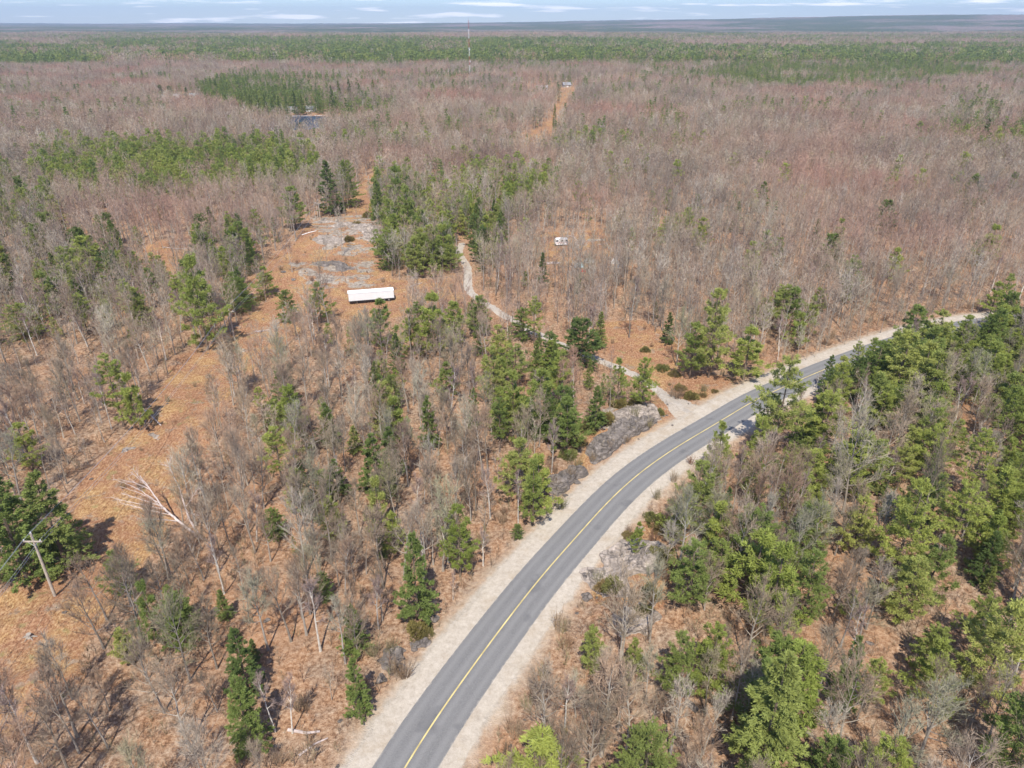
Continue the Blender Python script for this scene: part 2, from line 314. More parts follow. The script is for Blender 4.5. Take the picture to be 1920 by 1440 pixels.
# ------------------------------------------------------------------ mesh helpers
class MB:
    def __init__(s): s.v = []; s.f4 = []; s.f3 = []; s.n = 0; s.m4 = []; s.m3 = []
    def add(s, v, quads=None, tris=None, m=0):
        v = np.asarray(v, float)
        if quads is not None and len(quads): s.f4.append(np.asarray(quads, int) + s.n); s.m4.append(np.full(len(quads), m))
        if tris is not None and len(tris): s.f3.append(np.asarray(tris, int) + s.n); s.m3.append(np.full(len(tris), m))
        s.v.append(v); s.n += len(v)
    def tube(s, pts, rad, k=5, m=0, cap=False):
        pts = np.asarray(pts, float); n = len(pts); rad = np.broadcast_to(np.asarray(rad, float), (n,))
        T = np.gradient(pts, axis=0); T /= np.linalg.norm(T, axis=1)[:, None] + 1e-9
        up = np.where(np.abs(T[:, 2:3]) > .9, [[1., 0, 0]], [[0., 0, 1]]); A = np.cross(T, up); A /= np.linalg.norm(A, axis=1)[:, None] + 1e-9; B = np.cross(T, A)
        a = np.arange(k) * 2 * math.pi / k
        v = pts[:, None] + rad[:, None, None] * (A[:, None] * np.cos(a)[None, :, None] + B[:, None] * np.sin(a)[None, :, None])
        i = np.arange(n - 1)[:, None] * k; j = np.arange(k)[None]; j2 = (j + 1) % k
        q = np.stack([i + j, i + j2, i + k + j2, i + k + j], -1).reshape(-1, 4)
        v = v.reshape(-1, 3); t = None
        if cap:
            v = np.vstack([v, pts[0], pts[-1]]); c0 = n * k; t = [(c0, (x + 1) % k, x) for x in range(k)] + [(c0 + 1, (n - 1) * k + x, (n - 1) * k + (x + 1) % k) for x in range(k)]
        s.add(v, q, t, m)
    def blades(s, P, D, Ln, Wd, rng, m=0, rhomb=False, side=None):
        """thin pointed blades: start P, unit direction D"""
        P = np.asarray(P, float); n = len(P)
        if n == 0: return
        if side is None:
            r = rng.normal(size=(n, 3)); side = np.cross(D, r); side /= np.linalg.norm(side, axis=1)[:, None] + 1e-9
        Ln = np.broadcast_to(Ln, (n,))[:, None]; Wd = np.broadcast_to(Wd, (n,))[:, None]
        i = np.arange(n)[:, None]
        if rhomb:
            v = np.stack([P, P + D * Ln * .45 + side * Wd / 2, P + D * Ln, P + D * Ln * .45 - side * Wd / 2], 1).reshape(-1, 3)
            s.add(v, i * 4 + np.arange(4)[None], None, m)
        else:
            v = np.stack([P - side * Wd / 2, P + side * Wd / 2, P + D * Ln], 1).reshape(-1, 3)
            s.add(v, None, i * 3 + np.arange(3)[None], m)
    def box(s, c, d, m=0, rot=0.0):
        x, y, z = [q / 2 for q in d]; v = np.array([(a * x, b * y, e * z) for a in (-1, 1) for b in (-1, 1) for e in (-1, 1)], float)
        if rot: cr, sr = math.cos(rot), math.sin(rot); v = np.stack([v[:, 0] * cr - v[:, 1] * sr, v[:, 0] * sr + v[:, 1] * cr, v[:, 2]], 1)
        s.add(v + np.array(c, float), [(0, 1, 3, 2), (4, 6, 7, 5), (0, 4, 5, 1), (2, 3, 7, 6), (0, 2, 6, 4), (1, 5, 7, 3)], None, m)
    def mesh(s, name, mats, smoothf=False):
        me = bpy.data.meshes.new(name); v = np.concatenate(s.v)
        f4 = np.concatenate(s.f4) if s.f4 else np.zeros((0, 4), int); f3 = np.concatenate(s.f3) if s.f3 else np.zeros((0, 3), int)
        mi = np.concatenate((s.m4 or [np.zeros(0)]) + (s.m3 or [np.zeros(0)])).astype(np.int32)
        me.vertices.add(len(v)); me.vertices.foreach_set('co', v.astype(np.float32).ravel())
        me.loops.add(f4.size + f3.size); me.loops.foreach_set('vertex_index', np.concatenate([f4.ravel(), f3.ravel()]).astype(np.int32))
        me.polygons.add(len(f4) + len(f3))
        st = np.concatenate([np.arange(len(f4)) * 4, len(f4) * 4 + np.arange(len(f3)) * 3]).astype(np.int32)
        me.polygons.foreach_set('loop_start', st)
        for m_ in mats: me.materials.append(m_)
        me.polygons.foreach_set('material_index', mi); me.update(calc_edges=True)
        me.polygons.foreach_set('use_smooth', [bool(smoothf)] * len(me.polygons))
        return me
    def obj(s, name, mats, parent=None, loc=(0, 0, 0), rz=0.0, smoothf=False):
        if not isinstance(mats, (list, tuple)): mats = [mats]
        o = bpy.data.objects.new(name, s.mesh(name, mats, smoothf)); col.objects.link(o); o.location = loc; o.rotation_euler.z = rz
        if parent is not None: o.parent = parent
        return o
def tag(o, label=None, cat=None, group=None, kind=None):
    if label: o['label'] = label
    if cat: o['category'] = cat
    if group: o['group'] = group
    if kind: o['kind'] = kind
    return o
def empty(name, loc, rz=0.0):
    o = bpy.data.objects.new(name, None); col.objects.link(o); o.location = loc; o.rotation_euler.z = rz; o.empty_display_size = .5; return o
def gz(x, y): return float(zfun(np.array([x]), np.array([y]))[0])

# ------------------------------------------------------------------ ground: one sheet, fine nearby and coarse towards the skyline
def axis(a, b, step, lo, hi, g=1.09):
    m = list(np.arange(a, b + .01, step)); s = step; x = m[-1]
    while x < hi: s *= g; x += s; m.append(x)
    s = step; x = m[0]; l = []
    while x > lo: s *= g; x -= s; l.append(x)
    return np.array(l[::-1] + m)
gx = axis(-170, 190, 1.3, -14000, 14000); gy = axis(30, 330, 1.3, -400, 14500)
X, Y = np.meshgrid(gx, gy); sh = X.shape
dr = np.full(sh, 500.0); nearm = (Y < 420) & (np.abs(X) < 420); dr[nearm] = dpoly(X[nearm], Y[nearm], ROAD)
dd = np.full(sh, 500.0); nd = (Y < 320) & (Y > 60) & (np.abs(X) < 170); dd[nd] = dpoly(X[nd], Y[nd], DRIVE)
Z = zfun(X, Y, dr)
def mask(polys, x, y, jit=10, edge=None):
    px_, py_, dp = PX(x, y, np.zeros_like(x)); s = np.clip(300 / np.maximum(dp, 60), .45, 3)
    px_ = px_ + (fbm(x, y, 13, 31, 4) - .5) * 34 * s; py_ = py_ + (fbm(x, y, 13, 77, 4) - .5) * 15 * s
    r = np.zeros(px_.shape, bool)
    for p in polys: r |= inpoly(px_, py_, p)
    return r & (dp > 0)
def blur(a, n):
    a = a.astype(float)
    for _ in range(n):
        a[1:-1, 1:-1] = (a[1:-1, 1:-1] * 4 + a[:-2, 1:-1] + a[2:, 1:-1] + a[1:-1, :-2] + a[1:-1, 2:]) / 8
    return a
clr = blur(mask([p for i, p in enumerate(CLEAR) if i not in (7, 10)], X, Y), 4); rck = blur(mask(ROCKY, X, Y), 3)
me = bpy.data.meshes.new('ground'); ny, nx = sh
V = np.stack([X, Y, Z], -1).reshape(-1, 3).astype(np.float32)
ii = (np.arange(ny - 1)[:, None] * nx + np.arange(nx - 1)[None]).ravel()
Q = np.stack([ii, ii + 1, ii + nx + 1, ii + nx], -1).astype(np.int32)
me.vertices.add(len(V)); me.vertices.foreach_set('co', V.ravel()); me.loops.add(Q.size); me.loops.foreach_set('vertex_index', Q.ravel())
me.polygons.add(len(Q)); me.polygons.foreach_set('loop_start', np.arange(len(Q), dtype=np.int32) * 4); me.update(calc_edges=True)
me.polygons.foreach_set('use_smooth', [True] * len(Q))
Tn = np.gradient(ROAD, axis=0); side = np.zeros(sh); ja, ia = np.where(dr < 22)
dist2 = ((X[ja, ia][:, None] - ROAD[None, :, 0]) ** 2 + (Y[ja, ia][:, None] - ROAD[None, :, 1]) ** 2).argmin(1)
side[ja, ia] = np.sign((X[ja, ia] - ROAD[dist2, 0]) * Tn[dist2, 1] - (Y[ja, ia] - ROAD[dist2, 1]) * Tn[dist2, 0])
rds = dr + np.where(side > 0, .65, -.35); dds = dd - 2.5 * sstep(17, 6, dr) - .35
for nm, arr in (('rd', rds), ('dd', dds), ('clear', clr), ('rock', rck)):
    a = me.attributes.new(nm, 'FLOAT', 'POINT'); a.data.foreach_set('value', arr.astype(np.float32).ravel())
me.materials.append(M['ground'])
g = bpy.data.objects.new('ground', me); col.objects.link(g); tag(g, kind='structure')
# ------------------------------------------------------------------ road with its line
def strip(P, half, z, ends=None, off=0.0):
    T = np.gradient(P, axis=0); T /= np.linalg.norm(T, axis=1)[:, None]; Nn = np.stack([T[:, 1], -T[:, 0]], 1)
    s = np.concatenate([[0], np.cumsum(np.linalg.norm(np.diff(P, axis=0), axis=1))]); return T, Nn, s
def ribbon(name, P, offs, zs, m, cat=None):
    T, Nn, s = strip(P, 0, 0); k = len(offs); v = []; uv = []
    for i in range(len(P)):
        for o_, z_ in zip(offs, zs): v.append((P[i, 0] + Nn[i, 0] * o_, P[i, 1] + Nn[i, 1] * o_, z_)); uv.append((o_, s[i]))
    q = [(i * k + j, i * k + j + 1, (i + 1) * k + j + 1, (i + 1) * k + j) for i in range(len(P) - 1) for j in range(k - 1)]
    me = bpy.data.meshes.new(name); me.from_pydata(v, [], q); u = me.uv_layers.new(name='UVMap'); me.materials.append(m)
    for lp in me.loops: u.data[lp.index].uv = uv[lp.vertex_index]
    o = bpy.data.objects.new(name, me); col.objects.link(o); return o
RZ = .30
ro = ribbon('road', ROAD, [-3.45, -3.3, -1.7, 0, 1.7, 3.3, 3.45], [RZ - .12, RZ, RZ + .035, RZ + .06, RZ + .035, RZ, RZ - .12], M['asphalt']); tag(ro, kind='structure')
ln = ribbon('road_line', ROAD, [-.09, .09], [RZ + .065, RZ + .065], M['yellow']); tag(ln, kind='structure')

# gravel shoulders and the gravel drive, laid over the soil with ragged edges
def gravel_mat(name, lo, mid_, hi):
    m, nt, b = mat(name); n = N(nt); pos = n('ShaderNodeNewGeometry').outputs['Position']
    c = n.ramp(n.noise(pos, 1.6, 6, .75), [(.25, lo), (.5, mid_), (.75, hi)])
    c = n.mix(n.ramp(n.noise(pos, .22, 4, .6), [(.50, (0, 0, 0)), (.66, (.45, .45, .45))]), c, c4(.36, .28, .19))
    c = n.mix(n.ramp(n.noise(pos, 6.0, 3, .8), [(.60, (0, 0, 0)), (.70, (.5, .5, .5))]), c, c4(.20, .17, .14))
    nt.links.new(c, b.inputs['Base Color']); nt.links.new(n.bump(n.noise(pos, 5.0, 4, .8), .5, .12), b.inputs['Normal']); b.inputs['Roughness'].default_value = .95; return m
M['gravel'] = gravel_mat('shoulder_gravel', (.33, .285, .23), (.46, .405, .335), (.57, .515, .44))
M['drive'] = gravel_mat('drive_gravel', (.30, .265, .22), (.42, .375, .32), (.53, .48, .42))
def resample(P, step):
    s_ = np.concatenate([[0], np.cumsum(np.linalg.norm(np.diff(P, axis=0), axis=1))]); q = np.arange(0, s_[-1], step); return np.stack([np.interp(q, s_, P[:, 0]), np.interp(q, s_, P[:, 1])], 1), q
def gravel_sheet(name, P, ins, wid, seed, m, lift, side):
    Pf, q = resample(P, .45); T, Nn, _ = strip(Pf, 0, 0); k = 6; ed = wid + 1.5 * (fbm(q, q * 0 + seed, 7, seed, 3) - .5) + .7 * (fbm(q, q * 0 + seed, 1.3, seed + 4, 2) - .5)
    u_ = np.linspace(0, 1, k)[None]; off = ins + (ed[:, None] - ins) * u_; x = Pf[:, 0:1] + Nn[:, 0:1] * off * side; y = Pf[:, 1:2] + Nn[:, 1:2] * off * side
    z = zfun(x, y) + lift * (1 - u_ ** 3 * 1.6); mb_ = MB(); n1 = len(Pf); ii = (np.arange(n1 - 1)[:, None] * k + np.arange(k - 1)[None]).ravel()
    return x, y, z, np.stack([ii, ii + 1, ii + k + 1, ii + k], -1)
for sd_, wid in ((1, 5.45), (-1, 6.35)):
    x, y, z, q = gravel_sheet('gravel_shoulder', ROAD, 3.25, wid, 5 + sd_, M['gravel'], .045, sd_); mb_ = MB(); mb_.add(np.stack([x, y, z], -1).reshape(-1, 3), q)
    tag(mb_.obj('road_shoulder', M['gravel'], smoothf=True), kind='structure')
DR2 = DRIVE[dpoly(DRIVE[:, 0], DRIVE[:, 1], ROAD) > 5.0]
x, y, z, q = gravel_sheet('gravel_drive', DR2, 0.0, 1.0, 21, M['drive'], .10, 1); mb_ = MB(); mb_.add(np.stack([x, y, z], -1).reshape(-1, 3), q)
x, y, z, q = gravel_sheet('gravel_drive', DR2, 0.0, 1.0, 33, M['drive'], .10, -1); mb_.add(np.stack([x, y, z], -1).reshape(-1, 3), q)
tag(mb_.obj('gravel_path', M['drive'], smoothf=True), kind='structure')
# ------------------------------------------------------------------ plants
def unit(a): return a / (np.linalg.norm(a, axis=-1, keepdims=True) + 1e-9)
def bare_tree(seed, h, w, q=1.0, base=.38, twigw=.032, lean=.04, nl=15, up=1.0, fuzz=0.0):
    """bare broadleaf: (trunk MB, crown MB)"""
    rng = np.random.default_rng(seed); tr = MB(); cr = MB()
    n = 7; t = np.linspace(0, 1, n); wob = np.cumsum(rng.normal(0, .012 * h, (n, 2)), 0) * t[:, None]
    ax = np.stack([wob[:, 0] + lean * h * t * rng.uniform(-1, 1), wob[:, 1] + lean * h * t * rng.uniform(-1, 1), h * t * .93], 1); ax[0, 2] = -.3
    r0 = h * rng.uniform(.0095, .0125); rad = r0 * (1 - t) ** .8 + .012; rad[0] *= 1.4
    tr.tube(ax, rad, 6 if q > .6 else 3)
    P, D, LL = [], [], []
    nl = max(5, int(nl * (q ** .5)))
    for i in range(nl):
        f = base + (.96 - base) * (i + rng.uniform(0, .8)) / nl; o = np.array([np.interp(f, t, ax[:, k]) for k in range(3)])
        az = i * 2.4 + rng.normal(0, .5); el = R(28 + 38 * ((f - base) / (1 - base)) * up + rng.normal(0, 8))
        prof = math.sin(math.pi * min(1, .28 + .72 * (1 - (f - base) / (1 - base)) ** .8)) if False else (1 - .55 * ((f - base) / (1 - base)) ** (1.6 + 1.4 * fuzz))
        Lm = w * .5 * prof * rng.uniform(.8, 1.2) / max(.45, math.cos(el)) * .8
        Lm = min(Lm, (h - o[2]) * 1.0 + w * .25)
        m = 5; s = np.linspace(0, 1, m); el2 = el + s * R(22); step = Lm / (m - 1)
        d = np.stack([np.cos(az + rng.normal(0, .12, m)) * np.cos(el2), np.sin(az + rng.normal(0, .12, m)) * np.cos(el2), np.sin(el2)], 1)
        pts = np.vstack([o, o + np.cumsum(d[1:] * step, 0)])
        rl = np.interp(f, t, rad) * .62; (tr if q > .5 else cr).tube(pts, np.maximum(rl * (1 - s) ** .9, .012), 4 if q > .6 else 3)
        ns = max(3, int(7 * q ** .5))
        for j in range(ns):
            g_ = .22 + .78 * (j + rng.uniform(0, 1)) / ns; o2 = np.array([np.interp(g_, s, pts[:, k]) for k in range(3)])
            dv = unit(unit(d[min(m - 1, int(g_ * m))]) + rng.normal(0, .48, 3) + np.array([0, 0, .35])); L2 = Lm * rng.uniform(.28, .5) * (1.15 - .5 * g_)
            p3 = np.stack([o2, o2 + dv * L2 * .5, o2 + unit(dv + np.array([0, 0, .35]) + rng.normal(0, .15, 3)) * L2]); cr.tube(p3, [max(.018, rl * .35), .016, .008], 3)
            nt_ = max(2, int(7 * q)); u_ = rng.uniform(.15, 1, nt_)[:, None]; P.append(o2 + (p3[2] - o2) * u_); D.append(unit(dv + rng.normal(0, .38 + fuzz * .35, (nt_, 3)) + np.array([0, 0, .28]))); LL.append(rng.uniform(.4, 1.2, nt_) * L2 * .75 + .35)
    P = np.concatenate(P); D = np.concatenate(D); LL = np.concatenate(LL)
    cr.blades(P, D, LL, twigw, rng)
    if q > .25:
        for k in range(2 if q > .6 else 1):
            u_ = rng.uniform(.3, .95, len(P))[:, None]; cr.blades(P + D * LL[:, None] * u_, unit(D + rng.normal(0, .36, D.shape)), LL * rng.uniform(.4, .75, len(P)), twigw * .75, rng)
    return tr, cr
def pine_tree(seed, h, w, q=1.0, base=.18, sparse=0.0, tuft=.28):
    """white pine: uneven plates of upswept branches"""
    rng = np.random.default_rng(seed); tr = MB(); cr = MB(); n = 6; t = np.linspace(0, 1, n)
    ax = np.stack([np.cumsum(rng.normal(0, .006 * h, n)) * t, np.cumsum(rng.normal(0, .006 * h, n)) * t, h * t], 1); ax[0, 2] = -.3
    r0 = h * .0125; tr.tube(ax, r0 * (1 - t) + .02, 6 if q > .6 else 3)
    nw = max(6, int((1 - base) * h / (.62 / max(.35, q ** .6)))); P, D, S = [], [], []
    for i in range(nw):
        f = base + (1 - base) * (i + rng.uniform(-.2, .5)) / nw; f = min(.985, max(base * .8, f)); g_ = (f - base) / (1 - base)
        prof = min(1, (g_ * 3.2 + .45)) * (1 - g_) ** .72 * 1.15 + .07
        if rng.random() < .13 + sparse: continue
        sw = rng.uniform(.72, 1.1); nb = int(rng.integers(4, 7)); a0 = rng.uniform(0, 6.28)
        o = np.array([np.interp(f, t, ax[:, k]) for k in range(3)])
        for b_ in range(nb):
            Lb = w * .5 * prof * sw * rng.uniform(.62, 1.18); az = a0 + b_ * 6.283 / nb + rng.normal(0, .3); el = R(-4 + 30 * g_ + rng.normal(0, 8))
            m = 4; s = np.linspace(0, 1, m); e2 = el + s * R(20); d = np.stack([np.cos(az) * np.cos(e2), np.sin(az) * np.cos(e2), np.sin(e2)], 1)
            pts = np.vstack([o, o + np.cumsum(d[1:] * Lb / (m - 1), 0)])
            if q > .3: tr.tube(pts, np.maximum(.012, .05 * (1 - s) * Lb / 3), 3)
            nt_ = max(3, int((4 + Lb * 5.0) * q)); u_ = rng.beta(2.2, 1.3, nt_) * .82 + .18
            c = np.stack([np.interp(u_, s, pts[:, k]) for k in range(3)], 1); lat = np.array([-math.sin(az), math.cos(az), 0])
            c = c + lat * (rng.uniform(-1, 1, nt_) * (.34 * Lb) * (1.12 - u_ * .8))[:, None] + np.array([0, 0, 1]) * rng.normal(.03, .09, nt_)[:, None]
            P.append(c); D.append(unit(np.array([math.cos(az) * .75, math.sin(az) * .75, .5]) + rng.normal(0, .28, (nt_, 3)))); S.append(rng.uniform(.75, 1.25, nt_))
    P = np.concatenate(P); D = np.concatenate(D); S = np.concatenate(S)
    k = 17 if q > .6 else (8 if q > .3 else 2); sz = tuft * (1 if q > .6 else 1.25) / max(.45, q ** .5)
    for j in range(k):
        cr.blades(P + rng.normal(0, .10 * sz / .42, P.shape), unit(D + rng.normal(0, .75, D.shape)), S * sz * rng.uniform(.8, 1.2, len(P)), S * sz * (.23 if q > .6 else .36), rng, rhomb=True)
    return tr, cr
def fir_tree(seed, h, w, q=1.0, base=.06, shape='cone', droop=12, tuft=.23):
    rng = np.random.default_rng(seed); tr = MB(); cr = MB(); t = np.linspace(0, 1, 4); ax = np.stack([0 * t, 0 * t, h * t], 1); ax[0, 2] = -.3
    tr.tube(ax, h * .011 * (1 - t) + .015, 5 if q > .6 else 3); P, D, S = [], [], []
    nw = max(6, int((1 - base) * h / (.40 / max(.35, q ** .6)))); lump = rng.uniform(.78, 1.15, (nw // 3 + 2))
    for i in range(nw):
        f = base + (1 - base) * (i + rng.uniform(-.3, .3)) / nw; f = min(.99, max(.03, f)); g_ = max(0.0, (f - base) / (1 - base))
        prof = (max(0, 1 - g_) ** .85 * min(1, .55 + g_ * 4)) if shape == 'cone' else (max(0, 1 - g_ ** 2.2) ** .6 * min(1, .6 + g_ * 2.5))
        nb = int(rng.integers(5, 8))
        for b_ in range(nb):
            az = rng.uniform(0, 6.283); Lb = w * .5 * (prof + .05) * lump[i // 3] * rng.uniform(.7, 1.12); el = R(-droop + 42 * g_ + rng.normal(0, 7))
            d = np.array([math.cos(az) * math.cos(el), math.sin(az) * math.cos(el), math.sin(el)])
            nt_ = max(3, int((3 + Lb * 6.5) * q)); u_ = rng.beta(2, 1.1, nt_) * .9 + .1; lat = np.array([-math.sin(az), math.cos(az), 0])
            c = np.array([0, 0, f * h]) + d * (u_ * Lb)[:, None] + lat * (rng.uniform(-1, 1, nt_) * .30 * Lb * (1.1 - u_))[:, None] + np.array([0, 0, 1]) * (rng.normal(0, .05, nt_) + .1 * u_ ** 2)[:, None]
            P.append(c); D.append(unit(d * .9 + np.array([0, 0, .12]) + lat * rng.uniform(-.8, .8, nt_)[:, None] + rng.normal(0, .2, (nt_, 3)))); S.append(rng.uniform(.7, 1.2, nt_))
    P = np.concatenate(P); D = np.concatenate(D); S = np.concatenate(S); k = 13 if q > .6 else (5 if q > .3 else 2); sz = tuft * (1 if q > .6 else 1.3) / max(.45, q ** .5)
    for j in range(k):
        cr.blades(P + rng.normal(0, .07 * sz / .36, P.shape), unit(D + rng.normal(0, .5, D.shape)), S * sz * rng.uniform(.8, 1.2, len(P)), S * sz * (.27 if q > .6 else .40), rng, rhomb=True)
    return tr, cr
def shrub(seed, h, w, q=1.0):
    rng = np.random.default_rng(seed); tr = MB(); n = int(26 * q) + 8; az = rng.uniform(0, 6.283, n); sp = rng.uniform(.05, .5, n) * w
    P, D, LL = [], [], []
    for i in range(n):
        b = np.array([math.cos(az[i]) * .12 * w, math.sin(az[i]) * .12 * w, -.1]); e = np.array([math.cos(az[i]) * sp[i], math.sin(az[i]) * sp[i], h * rng.uniform(.6, 1)])
        md = (b + e) / 2 + np.array([0, 0, .12 * h]) * rng.uniform(-.5, 1); tr.tube([b, md, e], [.022, .014, .006], 3)
        k = int(9 * q) + 2; u_ = rng.uniform(.25, 1, k)[:, None]; P.append(b + (e - b) * u_); D.append(unit((e - b) / h + rng.normal(0, .4, (k, 3)))); LL.append(rng.uniform(.2, .5, k) * h * .6)
    P = np.concatenate(P); D = np.concatenate(D); LL = np.concatenate(LL); tr.blades(P, D, LL, .028, rng); return tr
def juniper(seed, h, w, q=1.0):
    rng = np.random.default_rng(seed); cr = MB(); n = int(900 * q); d = unit(rng.normal(size=(n, 3))); d[:, 2] = np.abs(d[:, 2]); r = rng.uniform(.45, 1, n) ** .6
    az = np.arctan2(d[:, 1], d[:, 0]); lump = 1 + .22 * np.sin(az * 3 + seed) + .12 * np.sin(az * 7 + 2 * seed)
    P = d * np.array([w / 2, w / 2, h]) * (r * lump)[:, None]
    for j in range(3): cr.blades(P + rng.normal(0, .05, P.shape), unit(d + np.array([0, 0, .5]) + rng.normal(0, .5, P.shape)), rng.uniform(.2, .42, n), .11, rng, rhomb=True)
    return cr
LIB = {}   # kind -> list of variants: (trunk mesh, crown mesh, merged near mesh, height)
LIBC = {}
def merged(tr, cr):
    m = MB(); 
    for src, k in ((tr, 0), (cr, 1)):
        if src is None or not src.v: continue
        v = np.concatenate(src.v); m.add(v, np.concatenate(src.f4) if src.f4 else None, np.concatenate(src.f3) if src.f3 else None, k)
    return m
def make_kind(kind, specs, fn, tm, cm, tname='trunk', cname='crown'):
    LIB[kind] = []
    for sp in specs:
        tr, cr = fn(**sp); h = sp['h']
        LIB[kind].append((tr.mesh(tname, [tm]), cr.mesh(cname, [cm]), h))
def make_lod(key, specs, fn, tm, cm):
    c = bpy.data.collections.new('lod_' + key); LIBC[key] = (c, [s['h'] for s in specs])
    for i, sp in enumerate(specs):
        tr, cr = fn(**sp); o = bpy.data.objects.new('%s_%02d' % (key, i), merged(tr, cr).mesh(key, [tm, cm])); c.objects.link(o)
bs = [dict(seed=11, h=12, w=5.0), dict(seed=12, h=13, w=4.2, base=.5), dict(seed=13, h=11, w=6.2, base=.3, nl=17), dict(seed=14, h=10, w=4.0, base=.42), dict(seed=15, h=12.5, w=5.6, base=.4, lean=.1), dict(seed=16, h=9, w=3.6, base=.35, nl=12), dict(seed=17, h=13, w=5.2, base=.45, lean=.08), dict(seed=18, h=11, w=7.0, base=.25, nl=18, up=.7)]
make_kind('bare', bs, bare_tree, M['bark'], M['twig'])
make_kind('birch', [dict(seed=s, h=10 + s % 3, w=3.0, base=.45, nl=11, twigw=.035, lean=.12) for s in (31, 32, 33)], bare_tree, M['birch'], M['birchtwig'])
ps = [dict(seed=41, h=12, w=6.4), dict(seed=42, h=14, w=6.8, base=.3), dict(seed=43, h=10, w=5.2, base=.12), dict(seed=44, h=9, w=5.6, base=.1), dict(seed=45, h=13, w=7.4, base=.35, sparse=.12), dict(seed=46, h=8, w=4.6, base=.08)]
make_kind('pine', ps, pine_tree, M['conbark'], M['pine'])
fs = [dict(seed=51, h=12, w=5.0), dict(seed=52, h=9, w=4.4), dict(seed=53, h=10, w=5.6, shape='round'), dict(seed=54, h=13, w=5.0, base=.1), dict(seed=55, h=7, w=4.8, shape='round', droop=0), dict(seed=56, h=14, w=10.5, shape='round', droop=6), dict(seed=57, h=11, w=8.5, shape='round', droop=6)]
make_kind('fir', fs, fir_tree, M['conbark'], M['fir'])
make_kind('sapling', [dict(seed=s, h=4.5, w=2.2, base=.2, nl=9, twigw=.03) for s in (71, 72, 73)], bare_tree, M['bark'], M['shrub'])
SHR = [shrub(81 + i, hh, ww).mesh('stems', [M['shrub']]) for i, (hh, ww) in enumerate([(2.2, 2.6), (3.0, 3.2), (1.6, 2.2)])]
JUN = [juniper(91 + i, hh, ww).mesh('foliage', [M['juniper']]) for i, (hh, ww) in enumerate([(1.1, 3.0), (1.5, 3.6), (.9, 2.4)])]
# coarser copies for far-off woods
make_lod('bare_near', [dict(b, q=.6, twigw=.065, fuzz=.6, w=b['w'] * 1.2) for b in bs[:7]], bare_tree, M['bark'], M['twigmid'])
make_lod('bare_mid', [dict(b, q=.5, twigw=.13, nl=18, up=.75, fuzz=1, h=11.5 + .4 * i, base=.3, w=7.0 + .5 * (i % 3)) for i, b in enumerate(bs[:6])], bare_tree, M['bark'], M['twigmid'])
make_lod('bare_far', [dict(seed=200 + i, h=13, w=10.5, q=.25, twigw=.34, base=.25, nl=20, up=.7, fuzz=1) for i in range(4)], bare_tree, M['bark'], M['twigmid'])
make_lod('pine_near', [dict(b, q=.5) for b in ps[:5]], pine_tree, M['conbark'], M['pine'])
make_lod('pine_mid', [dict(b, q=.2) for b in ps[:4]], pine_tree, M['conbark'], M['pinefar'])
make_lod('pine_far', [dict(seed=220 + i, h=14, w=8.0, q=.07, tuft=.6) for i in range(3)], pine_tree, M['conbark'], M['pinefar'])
make_lod('fir_mid', [dict(b, q=.22) for b in fs[:4]], fir_tree, M['conbark'], M['fir'])
make_lod('brush', [dict(seed=s, h=1.9 + .5 * (s % 3), w=1.6, base=.1, nl=9, q=.35, twigw=.035) for s in (301, 302, 303, 304)], bare_tree, M['shrub'], M['shrub'])
def scatter(name, key, pts, sc, label, cat):
    """one mass of plants nobody could count"""
    c, hs = LIBC[key]; n = len(pts); rng = np.random.default_rng(len(pts)); me = bpy.data.meshes.new(name); me.vertices.add(n); me.vertices.foreach_set('co', np.asarray(pts, np.float32).ravel())
    for nm, ty, arr in (('sc', 'FLOAT', np.asarray(sc)), ('rz', 'FLOAT', rng.uniform(0, 6.283, n)), ('ix', 'INT', rng.integers(0, len(hs), n))):
        a = me.attributes.new(nm, ty, 'POINT'); a.data.foreach_set('value', arr.astype(np.int32 if ty == 'INT' else np.float32))
    o = bpy.data.objects.new(name, me); col.objects.link(o); tag(o, label, cat, kind='stuff')
    ng = bpy.data.node_groups.new(name, 'GeometryNodeTree'); ng.interface.new_socket('Geometry', in_out='INPUT', socket_type='NodeSocketGeometry'); ng.interface.new_socket('Geometry', in_out='OUTPUT', socket_type='NodeSocketGeometry')
    A = ng.nodes.new; gi = A('NodeGroupInput'); go = A('NodeGroupOutput'); ip = A('GeometryNodeInstanceOnPoints'); ci = A('GeometryNodeCollectionInfo'); ci.inputs[0].default_value = c; ci.inputs[1].default_value = True; ci.inputs[2].default_value = True
    def na(nm, ty): x = A('GeometryNodeInputNamedAttribute'); x.data_type = ty; x.inputs[0].default_value = nm; return x.outputs[0]
    cx = A('ShaderNodeCombineXYZ'); K = ng.links.new; K(na('rz', 'FLOAT'), cx.inputs[2]); K(gi.outputs[0], ip.inputs['Points']); K(ci.outputs[0], ip.inputs['Instance']); ip.inputs['Pick Instance'].default_value = True
    K(na('ix', 'INT'), ip.inputs['Instance Index']); K(cx.outputs[0], ip.inputs['Rotation']); cs = A('ShaderNodeCombineXYZ'); sca = na('sc', 'FLOAT')
    for k in range(3): K(sca, cs.inputs[k])
    K(cs.outputs[0], ip.inputs['Scale']); K(ip.outputs[0], go.inputs[0])
    md = o.modifiers.new('scatter', 'NODES'); md.node_group = ng; return o

